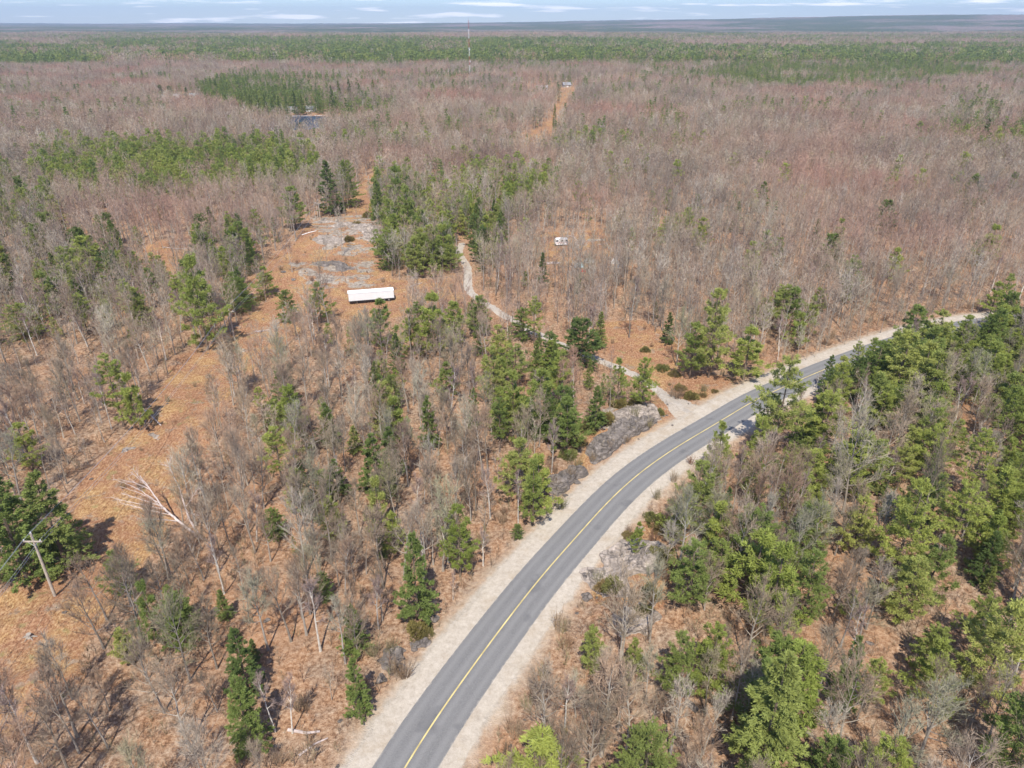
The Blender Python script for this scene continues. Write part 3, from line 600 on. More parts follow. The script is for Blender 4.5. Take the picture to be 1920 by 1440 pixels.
# ------------------------------------------------------------------ where trees stand
TREES = []      # dict(kind, x, y, h, lab, fixed)
def solve(cx, top, bot):
    """base and height of an upright tree seen between two heights of the picture"""
    a, b, c = ray(cx, bot); yb = CH * b / -c; a, b2, c2 = ray(cx, top); h = CH + yb * c2 / b2
    zc = h * .5; dep = yb * CP - (zc - CH) * SP; x = (cx - W0 / 2) * dep / F
    return x, yb, h
FIX = [ # middle x, top, foot, width px, kind, label
 (778, 1000, 1162, 88, 'fir', 'tall dense green conifer standing closest to the road shoulder, halfway along the lower stretch'),
 (708, 888, 1010, 64, 'pine', 'full green pine in orange leaf litter, uphill from the dense roadside conifer'),
 (668, 1232, 1342, 62, 'fir', 'dark green cone-shaped conifer at the shoulder beside pale boulders'),
 (860, 945, 1082, 76, 'pine', 'green pine leaning over the road bank beside a white twin birch'),
 (452, 1175, 1300, 84, 'fir', 'bushy green conifer standing among bare trees below the dead forked tree'),
 (888, 728, 806, 36, 'fir', 'slim green conifer alone between the trailer and the road'),
 (803, 738, 838, 46, 'fir', 'grey-green slim conifer wrapped in bare branches'),
 (732, 798, 892, 62, 'fir', 'dark broad conifer in the middle of the bare woods'),
 (812, 548, 668, 84, 'pine', 'bright yellow-green pine just in front of the white trailer'),
 (852, 565, 652, 62, 'pine', 'bright pine between the trailer and the gravel drive'),
 (925, 650, 765, 62, 'pine', 'green pine at the edge of the dark conifer clump'),
 (962, 695, 835, 76, 'pine', 'spreading pine below the dark conifer clump'),
 (970, 822, 935, 92, 'pine', 'wide green pine above the grey roadside rocks'),
 (1000, 860, 985, 60, 'pine', 'olive green pine at the road bank beside a pair of white stems'),
 (1050, 760, 842, 46, 'pine', 'green pine uphill of the roadside outcrop'),
 (1118, 730, 812, 50, 'fir', 'rounded green conifer touching the grey outcrop'),
 (1160, 680, 765, 46, 'pine', 'flat-topped young pine beside the drive mouth'),
 (1207, 680, 775, 58, 'pine', 'young pine standing closest to the gravel drive mouth'),
 (1340, 535, 705, 88, 'pine', 'tallest pine beyond the drive mouth'),
 (1402, 612, 712, 92, 'pine', 'broad yellow-green pine by the far road shoulder'),
 (1300, 600, 705, 66, 'pine', 'ragged pine at the side of the tallest pine'),
 (1465, 665, 868, 118, 'pine', 'wide-crowned pine overhanging the road where its shadow crosses the line'),
 (550, 350, 432, 64, 'pine', 'yellow-green pine above the pale bedrock dome'),
 (615, 300, 402, 58, 'fir', 'dark tall conifer beside the power line clearing'),
 (650, 300, 388, 52, 'fir', 'dark conifer nearest the orange cutting'),
 (708, 340, 422, 38, 'fir', 'narrow conifer at the edge of the cutting across from the dark pair'),
 (742, 310, 402, 44, 'pine', 'pine at the top of the green clump by the cutting'),
 (765, 350, 455, 54, 'pine', 'bushy pine in the clump by the cutting'),
 (800, 290, 332, 26, 'pine', 'small pine poking out above the clump by the cutting'),
 (372, 478, 655, 96, 'pine', 'tall pine beside the utility pole in the clearing'),
 (448, 520, 582, 58, 'fir', 'round dark conifer beside the utility pole clearing'),
 (85, 380, 452, 42, 'pine', 'pine behind the white forked snag'),
 (165, 440, 540, 84, 'pine', 'leaning pine at the edge of the small grassy opening'),
 (205, 470, 545, 60, 'fir', 'dark conifer at the edge of the small grassy opening'),
 (38, 570, 634, 80, 'fir', 'round dark conifer alone in the bare woods'),
 (12, 872, 1088, 150, 'fir', 'huge dark conifer beside the lowest utility pole'),
 (95, 885, 1066, 128, 'fir', 'dark spreading conifer throwing a deep shadow over the clearing'),
 (215, 670, 802, 84, 'pine', 'open pine with bare trunks on the clearing edge'),
 (250, 700, 808, 62, 'pine', 'low shaded pine above the fallen pole in the clearing'),
 (280, 1088, 1205, 64, 'pine', 'yellow-green conifer by the lower clearing'),
 (222, 1030, 1112, 72, 'pine', 'thin green pine beside a grey rock at the clearing edge'),
 (418, 1108, 1165, 38, 'fir', 'small bright green conifer under bare trees'),
 (1310, 862, 1000, 92, 'pine', 'ragged pine on the far bank facing the roadside outcrop'),
 (1345, 1020, 1112, 92, 'pine', 'bushy pine beside the pink bedrock'),
 (1455, 1020, 1185, 116, 'pine', 'big green pine downhill of the pink bedrock'),
 (1392, 948, 1062, 66, 'pine', 'pine crowded between taller pines beyond the bank'),
 (1700, 895, 1085, 116, 'pine', 'bright pine with layered boughs above an orange opening'),
 (1752, 1000, 1130, 90, 'pine', 'second layered pine beside the orange opening'),
 (1445, 1235, 1480, 190, 'fir', 'broad olive conifer filling the slope below the pines'),
 (1210, 1372, 1520, 140, 'fir', 'round bright conifer below the white spreading tree'),
 (1110, 1178, 1262, 62, 'pine', 'young pine below the pink bedrock'),
 (1272, 1188, 1320, 84, 'pine', 'full young pine beside the pale litter opening'),
 (1190, 1200, 1282, 52, 'pine', 'slim young pine between two wider ones'),
 (1872, 1128, 1310, 136, 'pine', 'ragged pine with an open black centre'),
 (1755, 578, 690, 72, 'pine', 'dark pine where the road disappears'),
 (1690, 622, 755, 112, 'pine', 'wide pine hiding the road bend'),
 (1640, 640, 740, 76, 'pine', 'pine leaning towards the hidden road bend'),
 (1860, 640, 740, 84, 'pine', 'yellow-green pine past the hidden road bend'),
 (1520, 555, 628, 42, 'pine', 'small pine above the far road shoulder'),
 (1165, 388, 424, 28, 'pine', 'small pine in the red-brown woods'),
 (1085, 513, 550, 20, 'fir', 'small dark conifer beside the scrap heap'),
 (715, 655, 722, 46, 'pine', 'small yellow-green pine in leaf litter'),
 (620, 928, 1012, 64, 'pine', 'pale green young pine in the bare woods'),
 (512, 955, 1010, 46, 'fir', 'dark low conifer behind bare trunks'),
 (516, 752, 802, 52, 'fir', 'low round conifer beneath the grey woods'),
 (1195, 982, 1042, 34, 'pine', 'small pine alone on the road shoulder'),
 (970, 984, 1008, 26, 'fir', 'tiny conifer at the foot of the road bank'),
 (1420, 780, 905, 60, 'pine', 'pine behind the overhanging crown'),
 (1350, 790, 900, 60, 'pine', 'pine with its top against the asphalt'),
 (1590, 1195, 1330, 70, 'fir', 'narrow green conifer between pale dead limbs'),
 (1890, 700, 800, 90, 'pine', 'green pine in the thick of the roadside pines'),
 (565, 230, 268, 22, 'fir', 'dark spire conifer in front of the lake'),
 (520, 238, 280, 22, 'fir', 'dark twin spire conifer near the lake'),
 (604, 232, 268, 14, 'fir', 'small dark spire at the end of the blue water'), (548, 232, 262, 16, 'fir', 'dark spire standing before the shaded end of the lake'), (583, 243, 276, 12, 'fir', 'little spire in front of the open blue water'),
 (1155, 208, 242, 14, 'fir', 'single dark spire above the pale woods'),
 (1040, 195, 238, 10, 'fir', 'dark spire on the far power line cutting'),
 (1722, 258, 290, 40, 'fir', 'rounded olive conifer in the distant bare woods'),
 (1850, 222, 270, 26, 'fir', 'dark conical tree in the distant bare woods'),
 (1690, 262, 284, 24, 'fir', 'small rounded conifer beside a rounded olive one'),
]
SHORE = [(405, 148, 184), (417, 152, 188), (433, 155, 186), (448, 150, 188), (470, 176, 214), (484, 178, 218), (497, 172, 222), (511, 180, 226), (524, 176, 228), (538, 172, 224), (552, 170, 216), (566, 176, 215), (622, 160, 214), (636, 152, 204), (655, 148, 198), (674, 156, 200), (700, 150, 192), (300, 158, 184), (318, 160, 186), (350, 162, 190)]
NTH = ['first', 'second', 'third', 'fourth', 'fifth', 'sixth', 'seventh', 'eighth', 'ninth', 'tenth', 'eleventh', 'twelfth', 'thirteenth', 'fourteenth', 'fifteenth', 'sixteenth', 'seventeenth', 'eighteenth', 'nineteenth', 'twentieth']
SHORE.sort()
for i_, (cx, top, bot) in enumerate(SHORE): FIX.append((cx, top, bot, 15, 'fir', 'tall dark fir on the lake shore, %s in the row counted from the shore cottages' % NTH[i_]))
for cx, top, bot, wpx, kind, lab in FIX:
    x, y, h = solve(cx, top, bot); zc = h * .4; dep = y * CP - (zc - CH) * SP
    TREES.append(dict(kind=kind, x=x, y=y, h=h, w=wpx * dep / F, lab=lab, fixed=True))
FIXB = [(1605, 768, 965, 120, 'bare', 'pale spreading bare tree with a wide fan of limbs above the dark pines'), (1745, 845, 1010, 80, 'bare', 'pale bare tree leaning between pines'),
 (1135, 1235, 1420, 120, 'bare', 'white-limbed spreading bare tree beside the watermark free verge'), (1180, 1280, 1440, 100, 'bare', 'grey bare tree with a stout trunk and twisted white limbs'),
 (1595, 1245, 1400, 110, 'bare', 'many-stemmed bare tree with white limbs beyond the olive conifer'), (1460, 600, 640, 40, 'bare', 'dark crooked bare tree at the far road bank'),
 (845, 395, 440, 36, 'bare', 'almost white bare tree in front of dark pines by the drive'), (762, 290, 322, 22, 'bare', 'whitish round bare tree at the head of the cutting'),
 (1170, 470, 520, 50, 'bare', 'pale bare tree growing over the scrap heap'), (1745, 1290, 1440, 130, 'bare', 'long leaning bare trunk with white upper limbs'),
 (450, 830, 1000, 60, 'bare', 'tall bare tree with a pinkish trunk above the dead tree'), (1290, 1030, 1110, 60, 'bare', 'grey twiggy tree on the pink bedrock'),
 (932, 430, 540, 14, 'birch', 'thin white birch beside the drive bend'), (855, 440, 500, 10, 'birch', 'thin white birch at the start of the drive'),
 (848, 1068, 1125, 14, 'birch', 'small white twin birch at the road bank'), (972, 880, 985, 20, 'birch', 'white slanting birch pair above the shoulder'),
 (195, 700, 810, 22, 'birch', 'crooked white birch in front of the open pine'), (905, 985, 1060, 26, 'birch', 'bright white birch by the roadside pine'),
 (1330, 1230, 1340, 60, 'bare', 'low pale tree with twisted limbs beside pines'), (505, 1270, 1370, 36, 'birch', 'white forked birch beneath the bushy conifer')]
for cx, top, bot, wpx, kind, lab in FIXB:
    x, y, h = solve(cx, top, bot); dep = y * CP - (h * .5 - CH) * SP
    lab = lab.replace(' beside the watermark free verge', ' close to the road verge')
    TREES.append(dict(kind=kind, x=x, y=y, h=h, w=wpx * dep / F, lab=lab, fixed=True))
# conifer country in the picture (where crowns show): polygon, share of conifers, share of firs among them
CON = [([(-60, 62), (170, 64), (450, 70), (640, 76), (900, 76), (1280, 74), (1500, 66), (2000, 64), (2000, 84), (1280, 84), (900, 84), (300, 84), (-60, 80)], .55, .4),
       ([(-60, 84), (160, 92), (175, 122), (-60, 124)], .93, .2), ([(160, 80), (640, 78), (640, 118), (460, 124), (300, 114), (180, 104)], .88, .25),
       ([(640, 78), (1280, 84), (1280, 140), (1150, 128), (900, 124), (640, 118)], .88, .25), ([(1280, 92), (1500, 96), (1990, 86), (1990, 130), (1700, 158), (1480, 168), (1280, 160)], .9, .2),
       ([(1280, 70), (2000, 64), (2000, 84), (1280, 78)], .6, .4), ([(1160, 140), (1300, 140), (1400, 165), (1290, 190), (1180, 180)], .5, .5),
       ([(395, 150), (640, 145), (760, 150), (750, 205), (640, 232), (480, 205), (400, 195)], .95, .75), ([(600, 150), (770, 150), (760, 215), (620, 225)], .6, .6), ([(60, 265), (300, 262), (590, 258), (600, 320), (440, 350), (230, 360), (70, 345)], .8, .15),
       ([(-40, 290), (60, 300), (120, 400), (-40, 430)], .5, .3), ([(690, 305), (830, 320), (880, 380), (900, 470), (800, 500), (720, 470), (700, 400)], .5, .15),
       ([(860, 310), (1045, 318), (1045, 355), (930, 400), (860, 360)], .55, .1), ([(860, 380), (945, 380), (940, 470), (870, 480)], .8, .4), ([(1205, 385), (1320, 395), (1315, 445), (1210, 450)], .6, .2),
       ([(965, 575), (1120, 600), (1145, 680), (1060, 740), (960, 700)], .85, .65), ([(900, 640), (1140, 700), (1130, 830), (1020, 900), (930, 850)], .6, .3),
       ([(1160, 200), (1260, 205), (1260, 245), (1160, 245)], .3, .3), ([(1740, 205), (1870, 210), (1870, 250), (1740, 250)], .55, .4), ([(1890, 230), (2000, 230), (2000, 270), (1880, 270)], .6, .3),
       ([(1580, 640), (1760, 600), (2000, 590), (2000, 800), (1760, 790), (1560, 730)], .75, .1), ([(1240, 870), (1420, 780), (1560, 730), (1990, 760), (1990, 900), (1600, 900), (1560, 1050), (1760, 1060), (1640, 1260), (1420, 1250), (1300, 1130)], .56, .2),
       ([(1400, 1020), (1560, 1020), (1560, 1250), (1420, 1250)], .8, .2), ([(1560, 900), (2000, 900), (2000, 1500), (1360, 1500), (1420, 1250), (1560, 1250)], .42, .25), ([(380, 1130), (640, 1150), (640, 1300), (400, 1320)], .3, .8), ([(400, 960), (660, 960), (700, 1150), (400, 1130)], .2, .6), ([(560, 540), (960, 540), (960, 640), (640, 700)], .3, .3), ([(1100, 1170), (1350, 1170), (1340, 1320), (1110, 1300)], .4, .1),
       ([(460, 700), (780, 640), (780, 1000), (460, 960)], .24, .6), ([(0, 400), (520, 400), (520, 540), (0, 600)], .26, .35), ([(1440, 600), (1480, 560), (1560, 560), (1560, 620)], .2, 0),
       ([(160, 1000), (330, 1020), (340, 1230), (180, 1180)], .25, .2), ([(640, 140), (1340, 150), (1340, 205), (1180, 195), (1050, 180), (640, 200)], .15, .7)]
rng = np.random.default_rng(2024)
def cells(y0, y1, s, mx_=0.80, margin=25, xlim=None):
    ys = np.arange(y0, y1, s); P = []
    for yy in ys:
        xm = yy * mx_ + margin
        if xlim: xm = min(xm, xlim)
        xs = np.arange(-xm, xm, s); P.append(np.stack([xs, np.full_like(xs, yy)], 1))
    P = np.concatenate(P); return P + rng.uniform(-.47, .47, P.shape) * s
def classify(P):
    x, y = P[:, 0], P[:, 1]; h = 8.0; px_, py_, dp = PX(x, y, np.full_like(x, h)); sc_ = np.where(y > 450, 160.0, 30.0); wx = px_ + (np.where(y > 450, fbm(x, y, 170, 51), fbm(x, y, 26, 51)) - .5) * np.where(y > 450, 170, 60); wy = py_ + (np.where(y > 450, fbm(x, y, 200, 61), fbm(x, y, 26, 61)) - .5) * np.clip(12000 / np.maximum(dp, 100), 16, 60)
    pc = np.full(len(x), .028) + .05 * (fbm(x, y, 60, 41) > .62); ff = np.full(len(x), .5)
    for poly, p, f in CON:
        m = inpoly(wx, wy, poly); pc[m] = p; ff[m] = f
    cl_ = np.where(y > 450, fbm(x, y, 120, 43, 3), fbm(x, y, 20, 43, 3)); pc = np.clip(pc * np.where(y > 450, np.clip(.1 + 2.2 * cl_, .1, 1.5), .15 + 1.7 * cl_), 0, .97); pc = np.where((y > 900) & (pc < .2), pc + .5 * (fbm(x, y, 260, 47) > .64), pc)
    pc = np.where((y > 430) & (pc < .2), pc + .42 * (fbm(x, y, 75, 48, 3) > .64), pc)
    beyond = y > 3300; pc[beyond] = .15 + .75 * (fbm(x[beyond], y[beyond], 700, 91) > .55); 
    return pc, ff
def blocked(P):
    x, y = P[:, 0], P[:, 1]; b = np.zeros(len(x), bool); n_ = y < 420
    b[n_] |= dpoly(x[n_], y[n_], ROAD) < np.where((x[n_] > 62) & (y[n_] > 120), 5.4, 8.6); b[n_] |= dpoly(x[n_], y[n_], DRIVE) < 3.6
    for ppx, ppy in ((105, 1122), (440, 638), (601, 415), (694, 366)):
        qx, qy = G(ppx, ppy); b |= (np.abs(x - qx * y / qy) < 3.0) & (y > qy - 13) & (y < qy + 3)
    b |= mask([p for i, p in enumerate(CLEAR) if i not in (1, 2, 3)], x, y) & (rng.random(len(x)) < .965); b |= mask([CLEAR[i] for i in (1, 2, 3)], x, y) & (rng.random(len(x)) < .74); b |= mask([[(850, 468), (898, 468), (900, 540), (945, 575), (940, 615), (890, 610), (855, 575)], [(1170, 688), (1215, 688), (1272, 745), (1245, 792), (1190, 752)]], x, y); b |= mask([[(625, 560), (625, 634), (700, 650), (775, 628), (770, 560)]], x, y); lx, ly = LAKE; b |= ((x - lx) / np.where(x < lx, 60, 33)) ** 2 + ((y - ly) / 44) ** 2 < 1
    return b
taken = np.array([(t['x'], t['y']) for t in TREES])
def sel(P, dens):
    P = P[~blocked(P)]; d = dens(P) if callable(dens) else dens; P = P[rng.random(len(P)) < d]; return P
def dens_near(P):
    x, y = P[:, 0], P[:, 1]; px_, py_, dp = PX(x, y, np.zeros_like(x)); d = np.full(len(x), .66)
    d[(y > 165)] = .85; left = (px_ < 1250) & (py_ > 640); d[left] = .52
    d *= .45 + 1.1 * fbm(x, y, 22, 71, 2); dr_ = dpoly(x, y, ROAD); d[(dr_ < 13) & ~((x > 62) & (y > 120))] *= .35; fr_ = (px_ > 1500) & (py_ > 600) & (py_ < 830); d[fr_] = np.minimum(1, d[fr_] * 1.5); return d
nearP = sel(cells(28, 235, 3.1), dens_near)
if len(taken):
    dmin = np.min(np.hypot(nearP[:, 0, None] - taken[:, 0], nearP[:, 1, None] - taken[:, 1]) - np.array([t['w'] for t in TREES])[None] * .33, 1); nearP = nearP[dmin > .7]
pc, ff = classify(nearP); u = rng.random(len(nearP)); u2 = rng.random(len(nearP)); u3 = rng.random(len(nearP))
dnr = dpoly(nearP[:, 0], nearP[:, 1], ROAD)
for i in range(len(nearP)):
    x, y = nearP[i]
    if u[i] < pc[i]:
        k = 'fir' if u2[i] < ff[i] else 'pine'; h = rng.uniform(4, 14) * (1.0 if k == 'pine' else .85); h = max(h, 8.5) if x > 62 and y > 120 else h
    elif u3[i] < .055: k = 'birch'; h = rng.uniform(8, 12)
    else: k = 'bare'; h = rng.uniform(6, 13.5) if dnr[i] > 13 else rng.uniform(4, 8)
    TREES.append(dict(kind=k, x=x, y=y, h=h, w=None, lab=None, fixed=False))
# the middle distance
midP = sel(cells(235, 470, 3.9), .9); pm, fm = classify(midP)
farP = sel(cells(470, 1250, 5.2), .92); pf, f2_ = classify(farP)
vfP = sel(cells(1250, 3600, 10.5, .76, 60), .95); pv, f3_ = classify(vfP)
def zz(P): return np.column_stack([P, zfun(P[:, 0], P[:, 1], np.full(len(P), 400.0) if P[:, 1].min() > 420 else None) - .1])
# split each kind: the 300 that show largest stand as individuals, the rest is woodland mass
for k in ('pine', 'fir', 'bare'):
    m = (rng.random(len(midP)) < .5)
for i in range(len(midP)):
    x, y = midP[i]
    if rng.random() < pm[i]: k = 'fir' if rng.random() < fm[i] else 'pine'; h = rng.uniform(8, 13)
    else: k = 'bare' if rng.random() > .03 else 'birch'; h = rng.uniform(8.5, 14)
    TREES.append(dict(kind=k, x=x, y=y, h=h, w=None, lab=None, fixed=False))
for t in TREES:
    t['z'] = 0.0
xs = np.array([t['x'] for t in TREES]); ys = np.array([t['y'] for t in TREES]); zs = zfun(xs, ys) - .05
hs = np.array([t['h'] for t in TREES]); px_, py_, dp = PX(xs, ys, zs + hs * .6); inside = (px_ > -40) & (px_ < 1960) & (py_ > -20) & (py_ < 1500) & (dp > 0)
for i, t in enumerate(TREES): t['z'] = float(zs[i]); t['size'] = (t['h'] / dp[i] if inside[i] else 0) + (10 if t['fixed'] else 0); t['px'] = (px_[i], py_[i])
LIMIT = dict(bare=300, pine=300, fir=190, birch=70)
NM = dict(bare='bare_tree', pine='pine_tree', fir='fir_tree', birch='birch_tree')
CAT = dict(bare='bare tree', pine='pine tree', fir='fir tree', birch='birch tree')
GRP = dict(bare='bare trees of the roadside woods', pine='pines of the roadside woods', fir='firs of the roadside woods', birch='birches of the roadside woods')
LAND = [('the lowest utility pole', 105, 1110), ('the pole beside tall conifers', 440, 632), ('the pole on the dome', 601, 414), ('the white trailer', 694, 560), ('the camper', 1052, 458), ('the scrap heap', 1150, 500),
        ('the gravel drive bend', 880, 545), ('the hidden drive stretch', 1050, 645), ('the drive mouth', 1250, 735), ('the grey roadside outcrop', 1175, 810), ('the pink bedrock', 1180, 1080), ('the dead forked tree', 370, 1010),
        ('the grey shoulder boulders', 745, 1235), ('the small grassy opening', 310, 490), ('the fallen pole', 290, 780), ('the overhanging pine', 1470, 860), ('the broad olive conifer', 1445, 1440), ('the layered pines', 1720, 1090),
        ('the dark conifer clump', 1030, 690), ('the tallest pine', 1340, 700), ('the vanishing road bend', 1710, 650), ('the crooked white birch', 195, 800), ('the full green pine', 708, 1005), ('the bushy lower conifer', 452, 1298),
        ('the slim lone conifer', 888, 800), ('the lowest bit of shoulder', 620, 1400), ('the ragged open pine', 1872, 1300), ('the pale fan-limbed tree', 1605, 960), ('the lone round conifer', 38, 630), ('the wide rockside pine', 970, 930),
        ('the middle red-brown woods', 1500, 480), ('the many-stemmed white-limbed tree', 1595, 1400), ('the stout white-limbed tree', 1180, 1440), ('the pale litter opening', 1370, 1300), ('the orange opening', 1840, 1040), ('the pale forked snag', 105, 450)]
LP = np.array([G(a[1], a[2]) for a in LAND])
ORD_ = 'nearest,second nearest,third nearest,fourth nearest,fifth nearest,sixth nearest,seventh nearest,eighth nearest,ninth nearest,tenth nearest,eleventh nearest,twelfth nearest,thirteenth nearest,fourteenth nearest,fifteenth nearest,sixteenth nearest,seventeenth nearest,eighteenth nearest,nineteenth nearest,twentieth nearest'.split(',')
ORD = ORD_ + [a + '-' + b for a in ('twenty', 'thirty', 'forty', 'fifty', 'sixty', 'seventy', 'eighty', 'ninety') for b in 'first nearest,second nearest,third nearest,fourth nearest,fifth nearest,sixth nearest,seventh nearest,eighth nearest,ninth nearest'.split(',')]
LOOK = dict(bare=['bare grey tree', 'bare broadleaf tree'], pine=['green pine', 'green pine'], fir=['dark green conifer', 'dark green conifer'], birch=['thin white-stemmed birch'] * 2)
REST = []
for kind in ('bare', 'pine', 'fir', 'birch'):
    L_ = [t for t in TREES if t['kind'] == kind]; L_.sort(key=lambda t: -t['size']); ind = [t for t in L_[:LIMIT[kind]] if t['size'] > 0]; ids = set(map(id, ind)); REST += [t for t in L_ if id(t) not in ids]
    P_ = np.array([(t['x'], t['y']) for t in ind]); dm = np.hypot(P_[:, 0, None] - LP[:, 0], P_[:, 1, None] - LP[:, 1]); near_i = dm.argmin(1)
    rk_ = dm.argsort(0).argsort(0)
    for i, t in enumerate(ind):
        if not t['lab']: hh = t['h']; li = int(rk_[i].argmin()); t['lab'] = '%s%s, %s to %s' % ('tall ' if hh > 11 else 'low ' if hh < 7 else '', LOOK[kind][0], ORD[min(rk_[i, li], len(ORD) - 1)], LAND[li][0])
    vs = LIB[kind]
    for i, t in enumerate(ind):
        rngt = np.random.default_rng(int(abs(t['x'] * 31 + t['y'] * 17)) + i); 
        if t['fixed'] and kind in ('fir',): cand = ([5, 6] if t['w'] > 7 else [2, 4]) if (t['w'] / t['h'] > .6) else [0, 1, 3]
        elif t['fixed'] and kind == 'pine': cand = [1, 4] if 'trunk' in t['lab'] or 'wide-crowned' in t['lab'] else [0, 2, 3, 5]
        else: cand = list(range(min(5, len(vs)) if kind == 'fir' else len(vs)))
        v = cand[int(rngt.integers(0, len(cand)))]; tm_, cm_, h0 = vs[v]; s = t['h'] / h0
        spec_w = {'bare': bs, 'pine': ps, 'fir': fs}.get(kind); wv = spec_w[v]['w'] if spec_w else 3.0
        sw = s * (rngt.uniform(.95, 1.4) if kind in ('pine', 'fir') else rngt.uniform(.88, 1.15)) if not t['w'] else max(s * .6, min(s * 2.7, t['w'] / wv * 1.05))
        root = empty(NM[kind], (t['x'], t['y'], t['z']), float(rngt.uniform(0, 6.283))); root.scale = (sw, sw, s)
        tag(root, t['lab'], CAT[kind], GRP[kind])
        for nm_, me_ in (('trunk', tm_), ('crown', cm_)):
            o = bpy.data.objects.new(nm_, me_); col.objects.link(o); o.parent = root
    print(kind, len(ind), 'of', len(L_))
# the woodland masses
def mass(name, key, L_, label, cat):
    if not L_: return
    hs0 = np.mean(LIBC[key][1]); scatter(name, key, np.array([(t['x'], t['y'], t['z']) for t in L_]), np.array([t['h'] for t in L_]) / hs0, label, cat)
mass('bare_woods', 'bare_near', [t for t in REST if t['kind'] in ('bare', 'birch') and t['y'] < 330], 'bare grey and brown woods beyond the road and clearing', 'woods')
mass('bare_woods', 'bare_mid', [t for t in REST if t['kind'] in ('bare', 'birch') and t['y'] >= 330], 'bare pinkish woods between the clearing and the lake', 'woods')
mass('pine_woods', 'pine_near', [t for t in REST if t['kind'] == 'pine'], 'green pine woods behind the clearing', 'woods')
mass('fir_woods', 'fir_mid', [t for t in REST if t['kind'] == 'fir'], 'dark fir woods behind the clearing', 'woods')
def split3(P, pcx, fx):
    r = rng.random(len(P)); c = r < pcx; f = c & (rng.random(len(P)) < fx); return P[~c], P[c & ~f], P[f]
b_, p_, f_ = split3(farP, pf, f2_)
scatter('bare_woods', 'bare_mid', zz(b_), rng.uniform(.95, 1.25, len(b_)), 'distant bare woods around the lake', 'woods')
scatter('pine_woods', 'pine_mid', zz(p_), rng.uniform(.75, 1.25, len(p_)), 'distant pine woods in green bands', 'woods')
scatter('fir_woods', 'fir_mid', zz(f_), rng.uniform(1.0, 1.55, len(f_)), 'distant dark conifers by the lake', 'woods')
b_, p_, f_ = split3(vfP, pv, f3_); p_ = np.vstack([p_, f_])
scatter('bare_woods', 'bare_far', zz(b_), rng.uniform(1.2, 1.75, len(b_)), 'hazy bare woods towards the horizon', 'woods')
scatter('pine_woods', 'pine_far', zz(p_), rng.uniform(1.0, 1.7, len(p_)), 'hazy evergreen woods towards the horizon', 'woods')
# brush and saplings under the trees
brP = cells(30, 235, 1.5); brP = brP[dpoly(brP[:, 0], brP[:, 1], ROAD) > 7.2]; brP = brP[dpoly(brP[:, 0], brP[:, 1], DRIVE) > 1.9]
cm = mask(CLEAR, brP[:, 0], brP[:, 1]); keep = rng.random(len(brP)) < np.where(cm, .42, .6) * (.3 + 1.3 * fbm(brP[:, 0], brP[:, 1], 14, 15, 2)); brP = brP[keep]; cm = cm[keep]
scatter('undergrowth', 'brush', zz(brP), rng.uniform(.3, 1.15, len(brP)) * np.where(cm, .42, 1.0), 'brown twiggy undergrowth between the trees', 'undergrowth')

# the far canopy that closes the skyline
fx_ = np.concatenate([np.linspace(-13500, 13500, 420)]); fy_ = np.concatenate([3450 * (14000 / 3450) ** np.linspace(0, 1, 260)])
X2, Y2 = np.meshgrid(fx_, fy_); r2 = np.random.default_rng(5); X2 = X2 + r2.uniform(-25, 25, X2.shape); Z2 = zfun(X2, Y2, np.full(X2.shape, 400.0)) + 9 + r2.uniform(-3, 5, X2.shape)
Z2[0] -= 14
me = MB(); ny, nx = X2.shape; ii = (np.arange(ny - 1)[:, None] * nx + np.arange(nx - 1)[None]).ravel(); me.add(np.stack([X2, Y2, Z2], -1).reshape(-1, 3), np.stack([ii, ii + 1, ii + nx + 1, ii + nx], -1))
mm, nt, b = mat('far_canopy'); n = N(nt); pos = n('ShaderNodeNewGeometry').outputs['Position']
fine = n.noise(pos, .06, 4, .7); patch = n.noise(pos, .0011, 5, .6)
cc = n.mix(n.ramp(patch, [(.40, (0, 0, 0)), (.52, (1, 1, 1))]), n.ramp(fine, [(.3, (.12, .09, .075)), (.7, (.27, .21, .18))]), n.ramp(fine, [(.3, (.025, .04, .02)), (.7, (.09, .115, .035))]))
nt.links.new(cc, b.inputs['Base Color'])
fw = me.obj('far_woods', mm, smoothf=True); tag(fw, 'blue-hazed woods along the horizon', 'woods', kind='stuff')
def stone_lod():
    c = bpy.data.collections.new('lod_stone'); LIBC['stone'] = (c, [1] * 4)
    for i in range(4):
        rg = np.random.default_rng(900 + i); u_, v_ = np.meshgrid(np.linspace(0, 2 * math.pi, 9)[:-1], np.linspace(-.4, 1.45, 5)); r_ = rg.uniform(.75, 1.2, u_.shape); P_ = np.stack([np.cos(u_) * np.cos(v_) * r_, np.sin(u_) * np.cos(v_) * r_ * rg.uniform(.6, .9), np.sin(v_) * r_ * .6], -1).reshape(-1, 3)
        m = MB(); q = [(a_ * 8 + b2, a_ * 8 + (b2 + 1) % 8, (a_ + 1) * 8 + (b2 + 1) % 8, (a_ + 1) * 8 + b2) for a_ in range(4) for b2 in range(8)]; m.add(P_, q); o = bpy.data.objects.new('stone_%02d' % i, m.mesh('stone', [M['rock']])); c.objects.link(o)
stone_lod()
sp_ = cells(45, 300, 1.6); rk1 = mask([ROCKY[0], ROCKY[1], ROCKY[2], ROCKY[3]], sp_[:, 0], sp_[:, 1]); dq = dpoly(sp_[:, 0], sp_[:, 1], ROAD); clq = mask([CLEAR[0]], sp_[:, 0], sp_[:, 1])
sp_ = sp_[(dq > 6.2) & (rng.random(len(sp_)) < np.where(rk1, .38, np.where(dq < 10.5, .12, np.where(clq, .03, .004))))]
scatter('rubble', 'stone', zz(sp_) + np.array([0, 0, .05]), rng.uniform(.12, .5, len(sp_)) ** 1.3, 'broken stones strewn over bedrock and road verges', 'stones')
